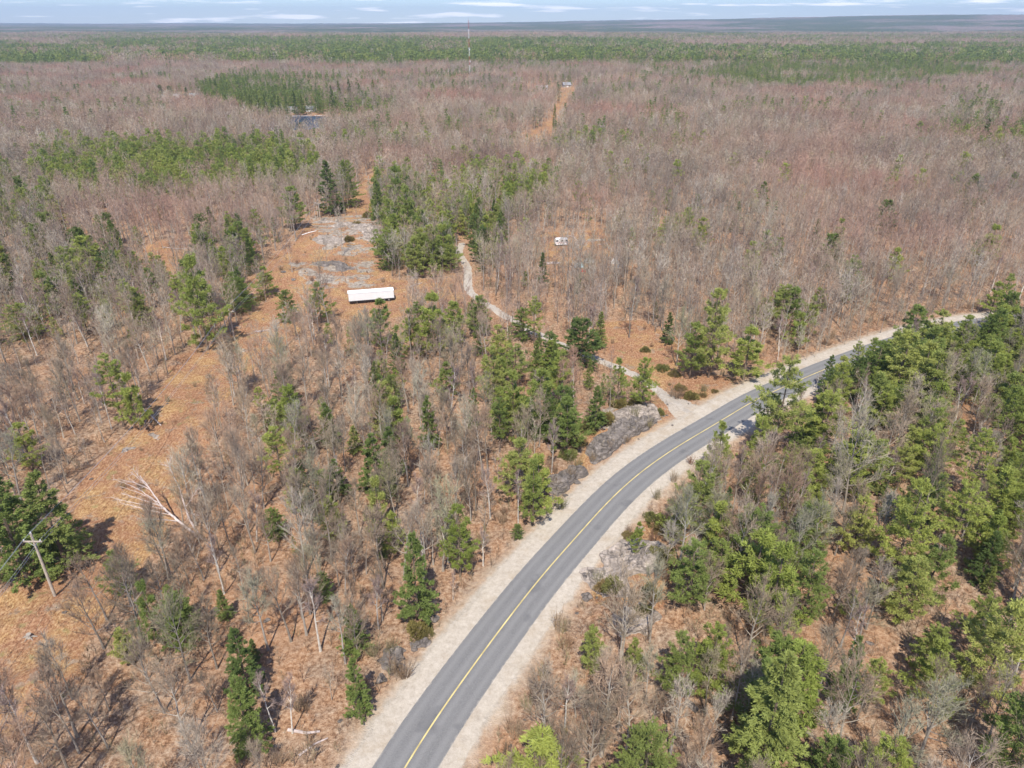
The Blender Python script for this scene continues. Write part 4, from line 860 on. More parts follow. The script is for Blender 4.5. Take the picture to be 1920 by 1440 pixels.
#@@OBJECTS
# ------------------------------------------------------------------ lake, docks, cottages
lx, ly = LAKE
a = np.linspace(0, 2 * math.pi, 73)[:-1]; rr = 1 + .10 * np.sin(3 * a + 1) + .06 * np.sin(7 * a)
wv = np.stack([lx + np.where(np.cos(a) < 0, 62, 33) * rr * np.cos(a), ly + 44 * rr * np.sin(a), np.full(72, -.55)], 1); wm = MB(); wm.add(np.vstack([wv, [[lx, ly, -.55]]]), None, [(i, (i + 1) % 72, 72) for i in range(72)])
tag(wm.obj('lake_water', M['water']), kind='structure')
def cottage(px, py, wd, dp_, hh, rz, label, wallm, roofm, name='cottage', cat='cottage'):
    x, y = G(px, py); z = gz(x, y); r = empty(name, (x, y, z), rz); tag(r, label, cat)
    w = MB(); w.box((0, 0, hh / 2 - .3), (wd, dp_, hh + .6)); ov = .5; rh = dp_ * .32
    g_ = MB(); g_.add([(-wd / 2, -dp_ / 2, hh), (-wd / 2, dp_ / 2, hh), (-wd / 2, 0, hh + rh), (wd / 2, -dp_ / 2, hh), (wd / 2, dp_ / 2, hh), (wd / 2, 0, hh + rh)], None, [(0, 2, 1), (3, 4, 5)])
    w.add(g_.v[0], None, [(0, 2, 1), (3, 4, 5)]); w.obj('wall', wallm, r)
    rf = MB(); k = rh / (dp_ / 2)
    for s in (-1, 1):
        e = dp_ / 2 + ov; v = [(-wd / 2 - ov, 0, hh + rh), (wd / 2 + ov, 0, hh + rh), (wd / 2 + ov, s * e, hh + rh - k * e), (-wd / 2 - ov, s * e, hh + rh - k * e)]; v2 = [(p[0], p[1], p[2] + .18) for p in v]
        rf.add(v + v2, [(0, 1, 2, 3), (4, 5, 6, 7), (0, 1, 5, 4), (1, 2, 6, 5), (2, 3, 7, 6), (3, 0, 4, 7)])
    rf.obj('roof', roofm, r)
    for i in range(max(2, int(wd / 3))):
        xw = -wd / 2 + (i + .5) * wd / max(2, int(wd / 3)); m = MB()
        if i == 1: m.box((xw, -dp_ / 2 - .03, 1.05), (.95, .08, 2.1)); m.obj('door', M['white'], r)
        else: m.box((xw, -dp_ / 2 - .03, 1.5), (1.2, .06, 1.0)); m.obj('window', M['glass'], r)
    return r
cottage(303, 186, 9, 7, 2.8, .2, 'grey cottage among shore trees, closest to the edge of the picture', M['cabinwall'], M['roofgrey'])
cottage(331, 184, 8, 6, 2.6, -.1, 'pale-roofed cottage second along the far shore', M['white'], M['silver'])
cottage(366, 184, 9, 7, 2.8, .1, 'blue-grey cottage in the middle of the far shore row', M['cabinwall'], M['teal'])
cottage(378, 190, 6, 5, 2.4, .3, 'small white cottage beside the blue-grey cottage', M['white'], M['roofgrey'])
cottage(548, 211, 9, 6, 2.8, 0, 'dark-roofed cottage under tall conifers behind the narrow beach', M['cabinwall'], M['roofgrey'])
cottage(583, 209, 7, 6, 2.8, -.2, 'white cottage under the conifers at the end of the beach', M['white'], M['roofgrey'])
cottage(1016, 167, 13, 6, 2.8, 0, 'long white shed beside the distant cutting', M['silver'], M['steel'], 'storage_shed', 'shed')
cottage(1062, 163, 9, 8, 3.0, .2, 'grey-roofed house beside the distant road', M['cabinwall'], M['roofgrey'], 'house', 'house')
def dock(px, py, ln_, rz, label):
    x, y = G(px, py); r = empty('dock', (x, y, -.3), rz); tag(r, label, 'dock', 'docks on the lake'); m = MB()
    for i in range(int(ln_ / .5)): m.box((i * .5 - ln_ / 2, 0, .35), (.44, 2.2, .08))
    m.obj('deck', M['silver'], r)
    for s in (-1, 1):
        for e in (-1, 1): m = MB(); m.box((s * (ln_ / 2 - .5), e * .95, -.1), (.16, .16, .8)); m.obj('post', M['wood'], r)
dock(474, 207, 13, .05, 'white dock reaching out over dark water'); dock(560, 217.5, 22, .0, 'long pale dock along the narrow beach'); dock(600, 217, 9, -.2, 'short dock at the end of the beach')
# ------------------------------------------------------------------ radio mast
def mast():
    x, y = G(881, 153); z = gz(x, y); hh = 78.0; r = empty('radio_mast', (x, y, z)); tag(r, 'thin red and white lattice radio mast rising above the horizon', 'radio mast')
    nb = 7
    for b in range(nb):
        m = MB(); z0, z1 = b * hh / nb * .93, (b + 1) * hh / nb * .93; w = .62
        P = [np.array([w * math.cos(k * 2.094), w * math.sin(k * 2.094)]) for k in range(3)]
        for p in P: m.tube([(p[0], p[1], z0), (p[0], p[1], z1)], [.09, .09], 4)
        zz_ = np.arange(z0, z1 - .4, 1.3)
        for q in zz_:
            for k in range(3): a_, b_2 = P[k], P[(k + 1) % 3]; m.tube([(a_[0], a_[1], q), (b_2[0], b_2[1], min(z1, q + 1.3))], [.04, .04], 3)
        m.obj('lattice_section', M['red'] if b % 2 == 0 else M['white'], r)
    m = MB(); m.tube([(0, 0, hh * .93), (0, 0, hh)], [.06, .03], 5, cap=True); m.obj('antenna_whip', M['steel'], r)
    for zq in (24, 38): m = MB(); m.tube([(.9, 0, zq), (.9, 0, zq + 2.2)], [.35, .35], 8, cap=True); m.obj('antenna_drum', M['white'], r)
    for k in range(3):
        for q in (.45, .9): m = MB(); e = np.array([46 * math.cos(k * 2.094 + .5), 46 * math.sin(k * 2.094 + .5), 0]); m.tube([(0, 0, hh * q), e], [.02, .02], 3); m.obj('guy_wire', M['steel'], r)
mast()
# ------------------------------------------------------------------ power line
POLES = [(None, 'weathered utility pole just outside the lower edge'), ((105, 66, 1003, 1122), 'weathered utility pole standing alone in the lowest part of the clearing'), ((440, 432, 573, 638), 'utility pole with a crossarm beside tall dark conifers in the clearing'),
         ((601, 595, 377, 415), 'utility pole with a crossarm on the pale bedrock dome'), ((694, 689, 328, 366), 'slim utility pole in the orange cutting'), ((735, 734, 290, 322), 'utility pole half hidden at the head of the cutting'),
         ((1050, 1050, 170, 192), 'utility pole in the distant cutting'), ((1081, 1081, 144, 162), 'utility pole at the end of the distant cutting')]
tops = []
def pole(x, y, h, label):
    z = gz(x, y) - .2; r = empty('utility_pole', (x, y, z), 0.0); tag(r, label, 'utility pole', 'utility poles along the cutting')
    m = MB(); m.tube([(0, 0, 0), (0, 0, h * .5), (0, 0, h)], [.21, .18, .15], 10, cap=True); m.obj('post', M['wood'], r, smoothf=False)
    m = MB(); m.box((0, -.16, h - 1.25), (2.5, .13, .17)); ca = m.obj('crossarm', M['wood'], r)
    for sx in (-1, 1): m = MB(); m.tube([(0, -.19, h - 1.95), (sx * .75, -.17, h - 1.3)], [.025, .025], 4); m.obj('brace', M['steel'], r)
    for sx in (-1.15, 1.05, 0):
        zb = h - 1.19 if sx else h - .05; m = MB(); m.tube([(sx, -.16 if sx else 0, zb), (sx, -.16 if sx else 0, zb + .16), (sx, -.16 if sx else 0, zb + .3)], [.05, .09, .05], 7, cap=True); m.obj('insulator', M['white'], r)
    tops.append([(x - 1.15, y - .16, z + h - .9), (x, y, z + h + .25), (x + 1.05, y - .16, z + h - .9), (x + .15, y, z + h - 2.3)])
for P_, lab in POLES:
    if P_ is None: pole(-60, -26, 10.8, lab); continue
    bx, tx, yt, yb = P_; x, y, h = solve((bx + tx) / 2, yt, yb); x = float(G(bx, yb)[0]); pole(x, float(y), min(12.5, max(9.0, float(h) * 1.0)), lab)
WN = ['outer wire on the conifer side', 'top wire', 'outer wire on the road side', 'lower neutral wire']
SPN = ['from beyond the picture to the lowest pole', 'from the lowest pole to the pole by tall conifers', 'from the pole by tall conifers to the dome pole', 'from the dome pole to the slim pole', 'from the slim pole to the head of the cutting']
for i in range(5):
    for k in range(4):
        A_, B_ = np.array(tops[i][k]), np.array(tops[i + 1][k]); t = np.linspace(0, 1, 17)[:, None]; p = A_ + (B_ - A_) * t; p[:, 2] -= (4 * t * (1 - t))[:, 0] * (1.3 + .006 * np.linalg.norm(B_ - A_))
        m = MB(); m.tube(p, .022, 4); tag(m.obj('power_wire', M['steel']), '%s %s' % (WN[k], SPN[i]), 'wire', 'wires of the power line')
# ------------------------------------------------------------------ trailer, camper, scrap
def yaw(p, q): a_, b_ = G(*p), G(*q); return math.atan2(b_[1] - a_[1], b_[0] - a_[0]), math.hypot(b_[0] - a_[0], b_[1] - a_[1])
def trailer():
    rz, ln_ = yaw((653, 573), (738, 566)); x, y = G(695.5, 568); z = gz(x, y); L_ = ln_; r = empty('cargo_trailer', (x, y + 1.2, z + .15), rz); tag(r, 'long white box trailer parked in the clearing under thin bare trees', 'trailer')
    b0, hb, wd = .75, 2.35, 2.6; m = MB(); m.box((0, 0, b0 + hb / 2), (L_, wd, hb)); body = m.obj('body', M['panel'], r)
    m = MB(); m.box((0, 0, b0 + hb + .04), (L_ + .14, wd + .14, .07)); m.obj('roof', M['roofwhite'], r)
    m = MB()
    for i in range(9): m.box((-L_ / 2 + .05 + i * (L_ - .1) / 8, -wd / 2 - .02, b0 + hb / 2), (.09, .05, hb - .1))
    m.obj('panel_seams', M['silver'], body)
    m = MB(); m.box((0, -wd / 2 - .02, b0 + .06), (L_, .06, .18)); m.obj('rail', M['dark'], body)
    for s in (-1, 1): m = MB(); m.box((L_ / 2 + .03, s * .6, b0 + hb / 2), (.06, 1.12, hb - .2)); m.obj('rear_door', M['white'], r)
    m = MB(); m.box((0, -.5, .6), (L_ * .96, .14, .28)); m.box((0, .5, .6), (L_ * .96, .14, .28)); m.obj('chassis', M['dark'], r)
    for xx in (L_ / 2 - 1.5, L_ / 2 - 2.8):
        for s in (-1, 1): m = MB(); m.tube([(xx, s * 1.0 - .14, .42), (xx, s * 1.0 + .14, .42)], [.48, .48], 16, cap=True); w = m.obj('wheel', M['dark'], r); m = MB(); m.tube([(xx, s * 1.0 - .16, .42), (xx, s * 1.0 + .16, .42)], [.24, .24], 12, cap=True); m.obj('rim', M['steel'], w)
    for s in (-1, 1): m = MB(); m.box((-L_ / 2 + 2.3, s * .8, .3), (.14, .14, .8)); m.obj('landing_leg', M['steel'], r)
trailer()
def camper():
    x, y = G(1052, 461); z = gz(x, y); r = empty('camper_trailer', (x, y, z), .12); tag(r, 'small white camper with dark windows parked in the leaf litter', 'camper'); L_, wd, hh = 4.7, 2.1, 2.1; b0 = .5
    prof = [(-L_ / 2 + .5, b0), (-L_ / 2, b0 + .7), (-L_ / 2 + .35, b0 + hh - .15), (-L_ / 2 + .9, b0 + hh), (L_ / 2 - .5, b0 + hh), (L_ / 2, b0 + hh - .4), (L_ / 2, b0 + .5), (L_ / 2 - .35, b0)]
    n_ = len(prof); v = [(p[0], -wd / 2, p[1]) for p in prof] + [(p[0], wd / 2, p[1]) for p in prof]; me_ = bpy.data.meshes.new('body'); me_.from_pydata(v, [], [tuple(range(n_)), tuple(range(2 * n_ - 1, n_ - 1, -1))] + [(i, i + n_, (i + 1) % n_ + n_, (i + 1) % n_) for i in range(n_)]); me_.materials.append(M['white'])
    o = bpy.data.objects.new('body', me_); col.objects.link(o); o.parent = r
    for xx, ww in ((-1.6, .8), (.1, .9), (1.7, .8)): m = MB(); m.box((xx, -wd / 2 - .02, b0 + 1.45), (ww, .05, .55)); m.obj('window', M['glass'], r)
    m = MB(); m.box((.95, -wd / 2 - .025, b0 + .98), (.62, .05, 1.75)); m.obj('door', M['silver'], r)
    m = MB(); m.box((0, -wd / 2 - .012, b0 + .75), (L_ - .9, .03, .14)); m.obj('stripe', M['red'], r)
    for s in (-1, 1): m = MB(); m.tube([(.3, s * .95 - .1, .33), (.3, s * .95 + .1, .33)], [.34, .34], 14, cap=True); m.obj('wheel', M['dark'], r)
    m = MB(); m.tube([(-L_ / 2 + .4, -.4, .5), (-L_ / 2 - 1.1, 0, .5)], [.05, .05], 5); m.tube([(-L_ / 2 + .4, .4, .5), (-L_ / 2 - 1.1, 0, .5)], [.05, .05], 5); m.obj('hitch', M['dark'], r)
    m = MB(); m.box((.4, 0, b0 + hh + .12), (.8, .8, .22)); m.obj('roof_vent', M['silver'], r)
camper()
def heap(px, py, n_, lab, cat, nm, mt, ln_, th, rz0):
    x, y = G(px, py); z = gz(x, y); r = empty(nm, (x, y, z), rz0); tag(r, lab, cat); rg = np.random.default_rng(px)
    for i in range(n_):
        m = MB(); m.box((rg.normal(0, .3), (i % 6 - 2.5) * .42, .06 + (i // 6) * th * 1.25), (ln_ * rg.uniform(.8, 1.1), .24, th), rot=rg.normal(0, .06)); m.obj('plank', mt, r)
heap(1118, 452, 16, 'stack of pale planks on orange ground near the camper', 'plank stack', 'plank_stack', M['wood'], 6, .1, .1)
heap(1036, 495, 8, 'low pile of grey boards by the thin white stems', 'board pile', 'board_pile', M['dead'], 4.5, .1, .15)
def barrel(px, py, lab, mt):
    x, y = G(px, py); z = gz(x, y); r = empty('barrel', (x, y, z)); tag(r, lab, 'barrel', 'barrels by the scrap heap'); m = MB(); m.tube([(0, 0, 0), (0, 0, .3), (0, 0, .32), (0, 0, .62), (0, 0, .64), (0, 0, .95)], [.3, .31, .33, .33, .31, .3], 14, cap=True); m.obj('drum', mt, r); m = MB(); m.tube([(0, 0, .95), (0, 0, .99)], [.31, .31], 14, cap=True); m.obj('rim', M['steel'], r)
for px, py, lab in ((1163, 499, 'blue barrel standing on the road side of the scrap heap'), (1167, 502, 'blue barrel leaning against its twin by the scrap heap'), (1159, 504, 'blue barrel in front of two others at the scrap heap')): barrel(px, py, lab, M['blue'])
def tarp(px, py, w_, d_, h_, mt, lab):
    x, y = G(px, py); z = gz(x, y); rg = np.random.default_rng(px); n_ = 9; u = np.linspace(-1, 1, n_); A_, B_ = np.meshgrid(u, u); hh = h_ * np.clip(1.25 - np.maximum(abs(A_), abs(B_)) ** 2 * 1.3, -.1, 1) * rg.uniform(.75, 1.15, A_.shape)
    m = MB(); ii = (np.arange(n_ - 1)[:, None] * n_ + np.arange(n_ - 1)[None]).ravel(); m.add(np.stack([A_ * w_ / 2 + rg.normal(0, .05, A_.shape), B_ * d_ / 2 + rg.normal(0, .05, A_.shape), hh], -1).reshape(-1, 3), np.stack([ii, ii + 1, ii + n_ + 1, ii + n_], -1)); tag(m.obj('covered_pile', mt, None, (x, y, z)), lab, 'covered pile')
tarp(1086, 499, 3.4, 2.4, 1.2, M['teal'], 'pile under a faded blue tarp beside the small dark conifer'); tarp(1104, 492, 3.6, 2.6, 1.5, M['steel'], 'grey sheet-covered pile in the middle of the scrap'); tarp(1153, 494, 2.6, 2.0, 1.4, M['white'], 'white sheet-covered pile next to the blue barrels'); tarp(1092, 508, 2.6, 1.5, .6, M['red'], 'low reddish pile at the scrap edge')
# ------------------------------------------------------------------ rocks
def outcrop(P, half, hh, seed, lab, n1=60, n2=26, step_=.5, mt='rock'):
    # a bedrock rib along a line of picture points
    mt = 'light_stone' if seed in (4, 6, 7, 10, 11, 12, 14, 15) else mt
    pts = smooth(spline(list(zip(*G(*zip(*P)))), .5), 3); idx = np.linspace(0, len(pts) - 1, n1); pts = np.stack([np.interp(idx, np.arange(len(pts)), pts[:, k]) for k in range(2)], 1); T = np.gradient(pts, axis=0); T /= np.linalg.norm(T, axis=1)[:, None]; Nn = np.stack([T[:, 1], -T[:, 0]], 1)
    u = np.linspace(0, 1, n1)[:, None]; v = np.linspace(-1, 1, n2)[None]; endf = np.clip(np.minimum(u, 1 - u) * 6, 0, 1) ** .6
    prof = np.clip((1 - v) * 3.2, 0, 1) * np.clip((v + 1) * .8, 0, 1) ** .8; wd = half * (.6 + .8 * vnoise(u * 6, u * 0, seed)) * (.5 + .5 * endf)
    x = pts[:, 0:1] + Nn[:, 0:1] * v * wd; y = pts[:, 1:2] + Nn[:, 1:2] * v * wd
    k = fbm(x, y, 4.2, seed, 3); z = hh * endf * prof * (.35 + 1.1 * k); z = np.floor(z / step_ + .35 * fbm(x, y, 1.3, seed + 5, 2)) * step_ * .75 + z * .25 + .25 * (fbm(x, y, .9, seed + 3, 2) - .5)
    crk = np.abs(fbm(x, y, 3.0, seed + 11, 3) - .5); z = z - hh * .28 * np.clip(1 - crk * 16, 0, 1) * prof; z = z + .35 * (fbm(x, y, .55, seed + 13, 2) - .5) * prof
    x = x + 1.1 * (fbm(x, y, 1.5, seed + 7, 3) - .5); y = y + 1.1 * (fbm(y, x, 1.5, seed + 8, 3) - .5)
    edge = np.maximum(np.abs(v) ** 8, 1 - endf); z = zfun(x, y) + z * (1 - edge) - .35 * edge - .06
    cx_, cy_ = float(x.mean()), float(y.mean()); m = MB(); ii = (np.arange(n1 - 1)[:, None] * n2 + np.arange(n2 - 1)[None]).ravel()
    m.add(np.stack([x - cx_, y - cy_, z], -1).reshape(-1, 3), np.stack([ii, ii + 1, ii + n2 + 1, ii + n2], -1)); tag(m.obj('rock_outcrop', M[mt], None, (cx_, cy_, 0)), lab, 'rock outcrop', 'bedrock outcrops')
outcrop([(1098, 872), (1128, 838), (1175, 808), (1236, 782)], 2.7, 1.9, 3, 'long grey banded outcrop beside the shoulder below the drive mouth', 130, 44, .75)
outcrop([(1150, 800), (1185, 785), (1225, 768)], 3.0, 1.6, 4, 'pale top ledge behind the long banded outcrop', 50, 22)
outcrop([(1025, 925), (1050, 905), (1095, 880)], 2.4, 1.8, 5, 'broken grey ledge half hidden by shrubs at the shoulder', 50, 22)
outcrop([(1108, 1118), (1150, 1085), (1190, 1050), (1225, 1010)], 4.2, 1.5, 6, 'broad pinkish bedrock on the bank across the road', 70, 34, .3)
outcrop([(1145, 1190), (1185, 1175), (1225, 1150)], 2.6, .9, 7, 'low pinkish ledge at the foot of the broad bedrock', 50, 24, .3)
outcrop([(722, 1262), (735, 1235), (752, 1212)], 1.5, 1.1, 8, 'grey rock face behind the cone-shaped roadside conifer', 40, 18, .3)
outcrop([(765, 1216), (785, 1205), (808, 1196)], 1.0, 1.0, 9, 'dark ledge under a bush at the shoulder', 30, 14, .3)
outcrop([(610, 440), (650, 428), (700, 440), (722, 462)], 6, 1.3, 10, 'pale lichen-covered ledge on the bedrock dome', 70, 34, .3)
outcrop([(596, 455), (620, 462), (645, 455)], 4.5, 1.0, 11, 'smooth greenish slab below the dome pole', 50, 24, .3)
outcrop([(585, 418), (605, 414), (640, 417)], 2.5, .8, 12, 'flat pale slab at the foot of the dome pole', 40, 18, .25)
outcrop([(585, 505), (625, 500), (660, 512)], 3.0, 1.0, 13, 'broken grey ledge between the dome and the trailer', 50, 20, .3)
outcrop([(225, 848), (243, 844), (258, 842)], 1.2, .5, 14, 'pale flat rock in the orange part of the clearing', 30, 14, .2)
outcrop([(282, 812), (292, 818), (300, 830)], .9, .35, 15, 'small grey slab beside the fallen pole', 24, 12, .2)
def boulder(px, py, r_, seed, lab, mt='rock'):
    rg = np.random.default_rng(seed); import bmesh; bm_ = bmesh.new(); bmesh.ops.create_icosphere(bm_, subdivisions=3, radius=1.0); v = np.array([q.co[:] for q in bm_.verts]); f = [[q.index for q in p.verts] for p in bm_.faces]; bm_.free()
    for _ in range(12): d = unit(rg.normal(size=3)); c_ = rg.uniform(.42, .85); t = v @ d; v = v - np.maximum(0, t - c_)[:, None] * d[None]
    v = v * np.array([r_ * rg.uniform(.9, 1.3), r_ * rg.uniform(.8, 1.1), r_ * .5]); v += .10 * r_ * (vnoise(v[:, 0] * 4 / r_, v[:, 1] * 4 / r_, seed) - .5)[:, None]
    x, y = G(px, py); m = MB(); m.add(v, None, f); o = m.obj('boulder', M[mt], None, (x, y, gz(x, y) + .04 * r_), rg.uniform(0, 6)); tag(o, lab, 'boulder', 'boulders along the shoulders')
for i, (px, py, r_, lab) in enumerate([(815, 1160, .9, 'greenish boulder at the shoulder under the dense roadside conifer'), (797, 1210, .8, 'dark square boulder at the shoulder below the orange bush'), (714, 1275, .9, 'rounded pale boulder beside the cone-shaped conifer'), (742, 1240, .7, 'bluish boulder on the roadside rock face'), (735, 1262, .6, 'small grey boulder under the rock face'),
        (1098, 1085, .8, 'reddish boulder at the road end of the pink bedrock'), (1100, 1122, 1.2, 'dark-faced boulder at the corner of the pink bedrock'), (1083, 905, .7, 'white-topped boulder in the shoulder shrubs'), (1060, 930, .6, 'grey boulder in the shoulder shrubs'), (1035, 935, .9, 'round pinkish boulder by the shoulder shrubs'),
        (1025, 960, .7, 'grey boulder lowest in the row of shoulder shrubs'), (975, 1005, .5, 'small boulder by the tiny conifer'), (1300, 1330, 1.0, 'pale boulder in the orange litter beyond the white-limbed trees'), (1400, 1275, .7, 'whitish boulder in the litter opening'), (1630, 1210, .6, 'lone pale boulder between the olive conifer and bare trees'),
        (405, 1150, .8, 'flat grey boulder below the lower clearing'), (500, 1160, .6, 'grey boulder among bare trunks below the dead tree'), (1225, 788, .9, 'white-edged boulder at the drive end of the banded outcrop'), (1260, 800, .4, 'small pale boulder at the drive mouth'), (533, 520, 1.1, 'pale boulder in the upper clearing'), (552, 532, .9, 'second pale boulder in the upper clearing'), (480, 558, .9, 'whitish boulder by the round dark conifer'), (590, 545, 1.1, 'grey boulder between the ledge and the trailer'), (1290, 1300, .8, 'low boulder beside the full young pine')]): boulder(px, py, r_, 400 + i, lab)
# ------------------------------------------------------------------ dead wood
def limb(m, pts, r0, rg, k=6):
    pts = spline(pts, .5); n_ = len(pts); m.tube(pts + rg.normal(0, .03, pts.shape), np.linspace(r0, .03, n_), k); return pts
def g3(px, py, z, zb=0): x, y = G(px, py, z + zb); return (x, y, z + zb)
def deadtree():
    rg = np.random.default_rng(8); bx, by = G(378, 1012); z0 = gz(bx, by); r = empty('dead_tree', (bx, by, z0)); tag(r, 'big dead forked tree with bleached limbs reaching out over the clearing', 'dead tree')
    off = np.array([bx, by, z0]); A_ = np.array([g3(378, 1012, -.3, z0), g3(345, 985, 2.4, z0), g3(305, 950, 4.2, z0), g3(280, 915, 6.2, z0), g3(262, 892, 7.5, z0)]) - off; B_ = np.array([g3(378, 1012, 0, z0), g3(352, 965, 4.5, z0), g3(338, 920, 7.4, z0), g3(322, 885, 9.6, z0), g3(312, 860, 11, z0)]) - off
    m = MB(); a_ = limb(m, A_, .26, rg, 7); b_ = limb(m, B_, .22, rg, 7); m.obj('trunk', M['dead'], r)
    tips = [(A_, .50, (226, 912, 5.0)), (A_, .55, (208, 933, 4.6)), (A_, .45, (226, 942, 4.0)), (A_, .62, (214, 898, 6.5)), (A_, .35, (258, 973, 2.6)), (A_, .7, (245, 885, 7.6)), (A_, .8, (232, 902, 7.2)), (A_, .85, (250, 880, 8.4)), (A_, .58, (228, 925, 5.0)), (B_, .45, (375, 913, 7)), (B_, .35, (356, 975, 2.5)), (B_, .4, (368, 965, 4)), (B_, .8, (306, 872, 10)), (B_, .9, (322, 860, 11))]
    for base_, f, (px, py, z) in tips:
        pts = spline(base_, .5); s0 = pts[int(f * (len(pts) - 1))]; e = np.array(g3(px, py, z, z0)) - off; md = (s0 + e) / 2 + rg.normal(0, .25, 3); m = MB(); q = limb(m, [s0, md, e], .085, rg, 4)
        P_ = q[rg.integers(len(q) // 4, len(q), 26)]; D_ = unit(unit(e - s0) + rg.normal(0, .5, (26, 3))); Lt = rg.uniform(.5, 1.9, 26); m.blades(P_, D_, Lt, .05, rg); m.blades(P_ + D_ * Lt[:, None] * .5, unit(D_ + rg.normal(0, .5, D_.shape)), Lt * .5, .035, rg); m.obj('branch', M['dead'], r)
deadtree()
def snag(px, py, segs, lab, nm='dead_snag', r0=.16):
    rg = np.random.default_rng(px); bx, by = G(px, py); z0 = gz(bx, by); r = empty(nm, (bx, by, z0)); tag(r, lab, 'dead snag'); off = np.array([bx, by, z0])
    for i, s in enumerate(segs):
        m = MB(); limb(m, np.array([g3(*q, z0) for q in s]) - off, r0 if i == 0 else r0 * .6, rg, 6); m.obj('trunk' if i == 0 else 'branch', M['dead'], r)
snag(106, 470, [[(106, 470, -.3), (104, 450, 5), (106, 432, 8.5), (117, 420, 10.5)], [(104, 450, 5), (95, 437, 7), (84, 423, 9)], [(106, 432, 8.5), (112, 422, 10.5), (113, 415, 12)]], 'bleached white forked snag in the pink-brown woods', r0=.3)
snag(182, 425, [[(180, 425, 0), (177, 405, 5), (172, 390, 8)], [(177, 405, 5), (186, 392, 7.5)], [(177, 400, 6), (166, 390, 8)]], 'white Y-shaped snag above the pink twigs', r0=.28)
snag(1130 + 280, 540, [[(1410, 555, 0), (1412, 530, 5), (1418, 505, 9)], [(1412, 530, 5), (1405, 515, 8)]], 'pale snag beside the tallest pine', r0=.25)
snag(1655, 262, [[(1652, 268, 0), (1655, 245, 10), (1658, 230, 16)]], 'tall white snag in the distant woods', r0=.5)
snag(210, 620 + 60, [[(200, 700, 0), (195, 665, 6), (190, 640, 9)], [(195, 665, 6), (206, 650, 8.5)]], 'thin pale snag beside the open pine', r0=.12)
def log(pts, r_, lab, mt='dead', nm='fallen_log'):
    rg = np.random.default_rng(int(pts[0][0])); P_ = np.array([G(*p) for p in pts]); z = zfun(P_[:, 0], P_[:, 1]) + r_ * .8; c = P_.mean(0); m = MB(); n_ = len(P_); m.tube(np.column_stack([P_ - c, z]), np.linspace(r_, r_ * .6, n_), 7, cap=True); tag(m.obj(nm, M[mt], None, (c[0], c[1], 0)), lab, 'log', 'logs in the clearing and woods')
log([(567, 449.5), (580, 448.5), (595, 447.5)], .16, 'bright straight pole lying on the flank of the bedrock dome', 'white')
for i, (p, lab) in enumerate([([(478, 622), (492, 620), (509, 619)], 'bleached log crossing the clearing above the stump'), ([(482, 624), (495, 622)], 'short bleached log beside the long one in the clearing'), ([(264, 772), (282, 786), (303, 802)], 'long pole lying from the shaded pine into the clearing'), ([(270, 800), (278, 792)], 'short white log beside the long pole'),
        ([(768, 540), (782, 535), (792, 532)], 'pale log behind the trailer'), ([(330, 468), (345, 471), (352, 472)], 'grey log in the small grassy opening'), ([(305, 465), (322, 467), (335, 470)], 'second grey log in the small grassy opening'), ([(1320, 1022), (1340, 1018)], 'pale log beside the bushy pine'), ([(540, 1368), (575, 1374), (600, 1372)], 'white birch log in the lowest litter'),
        ([(560, 1415), (590, 1395), (615, 1385)], 'leaning white log at the foot of the roadside woods'), ([(1700, 950), (1740, 940)], 'pale log above the layered pines'), ([(1080, 450), (1075, 443), (1064, 440)], 'grey limb by the camper'), ([(1108, 455), (1135, 452)], 'board-like log below the plank stack'), ([(1120, 462), (1138, 459)], 'dark log below the plank stack')]): log(p, .14 + .03 * (i % 3), lab)
def stump(px, py, lab):
    x, y = G(px, py); z = gz(x, y); rg = np.random.default_rng(px); r = empty('tree_stump', (x, y, z)); tag(r, lab, 'stump', 'stumps in the clearing'); m = MB(); m.tube([(0, 0, -.1), (0, 0, .25), (.05, 0, .6)], [.45, .33, .3], 9, cap=True); m.obj('stem', M['bark'], r)
    for k in range(7): a_ = k * .9 + rg.normal(0, .2); m = MB(); m.tube([(0, 0, .12), (math.cos(a_) * .5, math.sin(a_) * .5, .12), (math.cos(a_) * 1.0, math.sin(a_) * 1.0, -.05)], [.13, .08, .03], 5); m.obj('root', M['bark'], r)
stump(456, 658, 'bleached stump with spreading roots in the clearing'); stump(447, 655, 'smaller stump beside the bleached one'); stump(55, 1195, 'dark low stump on the lowest orange slope')
# ------------------------------------------------------------------ shrubs and junipers
def rank_labels(L_, look):
    P_ = np.array([(t[0], t[1]) for t in L_]); dm = np.hypot(P_[:, 0, None] - LP[:, 0], P_[:, 1, None] - LP[:, 1]); rk_ = dm.argsort(0).argsort(0); return ['%s, %s to %s' % (look, ORD[rk_[i, li]], LAND[li][0]) if rk_[i, li] < len(ORD) else '%s in the woods around %s' % (look, LAND[li][0]) for i, li in enumerate(rk_.argmin(1))]
SF = [(1048, 1185, 3.2), (1122, 1095, 2.4), (1050, 955, 2.4), (1110, 865, 2.0), (1085, 880, 2.4), (1068, 895, 2.2), (1040, 915, 2.2), (1130, 850, 1.8), (760, 1270, 2.6), (1025, 940, 2.0), (1262, 905, 2.4), (1296, 872, 1.8), (1232, 938, 2.2), (1178, 1000, 1.6), (1060, 1215, 2.0), (1000, 1300, 2.2), (990, 1330, 2.6), (965, 1380, 2.4), (950, 1420, 2.2), (1020, 1270, 2.4), (1240, 1100, 2.2), (1215, 1150, 2.4), (880, 1060, 2.2), (905, 1020, 2.4), (690, 1310, 2.4), (1470, 640, 2.2), (1500, 650, 2.2), (1560, 635, 2.4), (700, 1000, 2.0), (735, 1225, 2.2)]
SL = [(float(G(a_, b_)[0]), float(G(a_, b_)[1]), h) for a_, b_, h in SF]
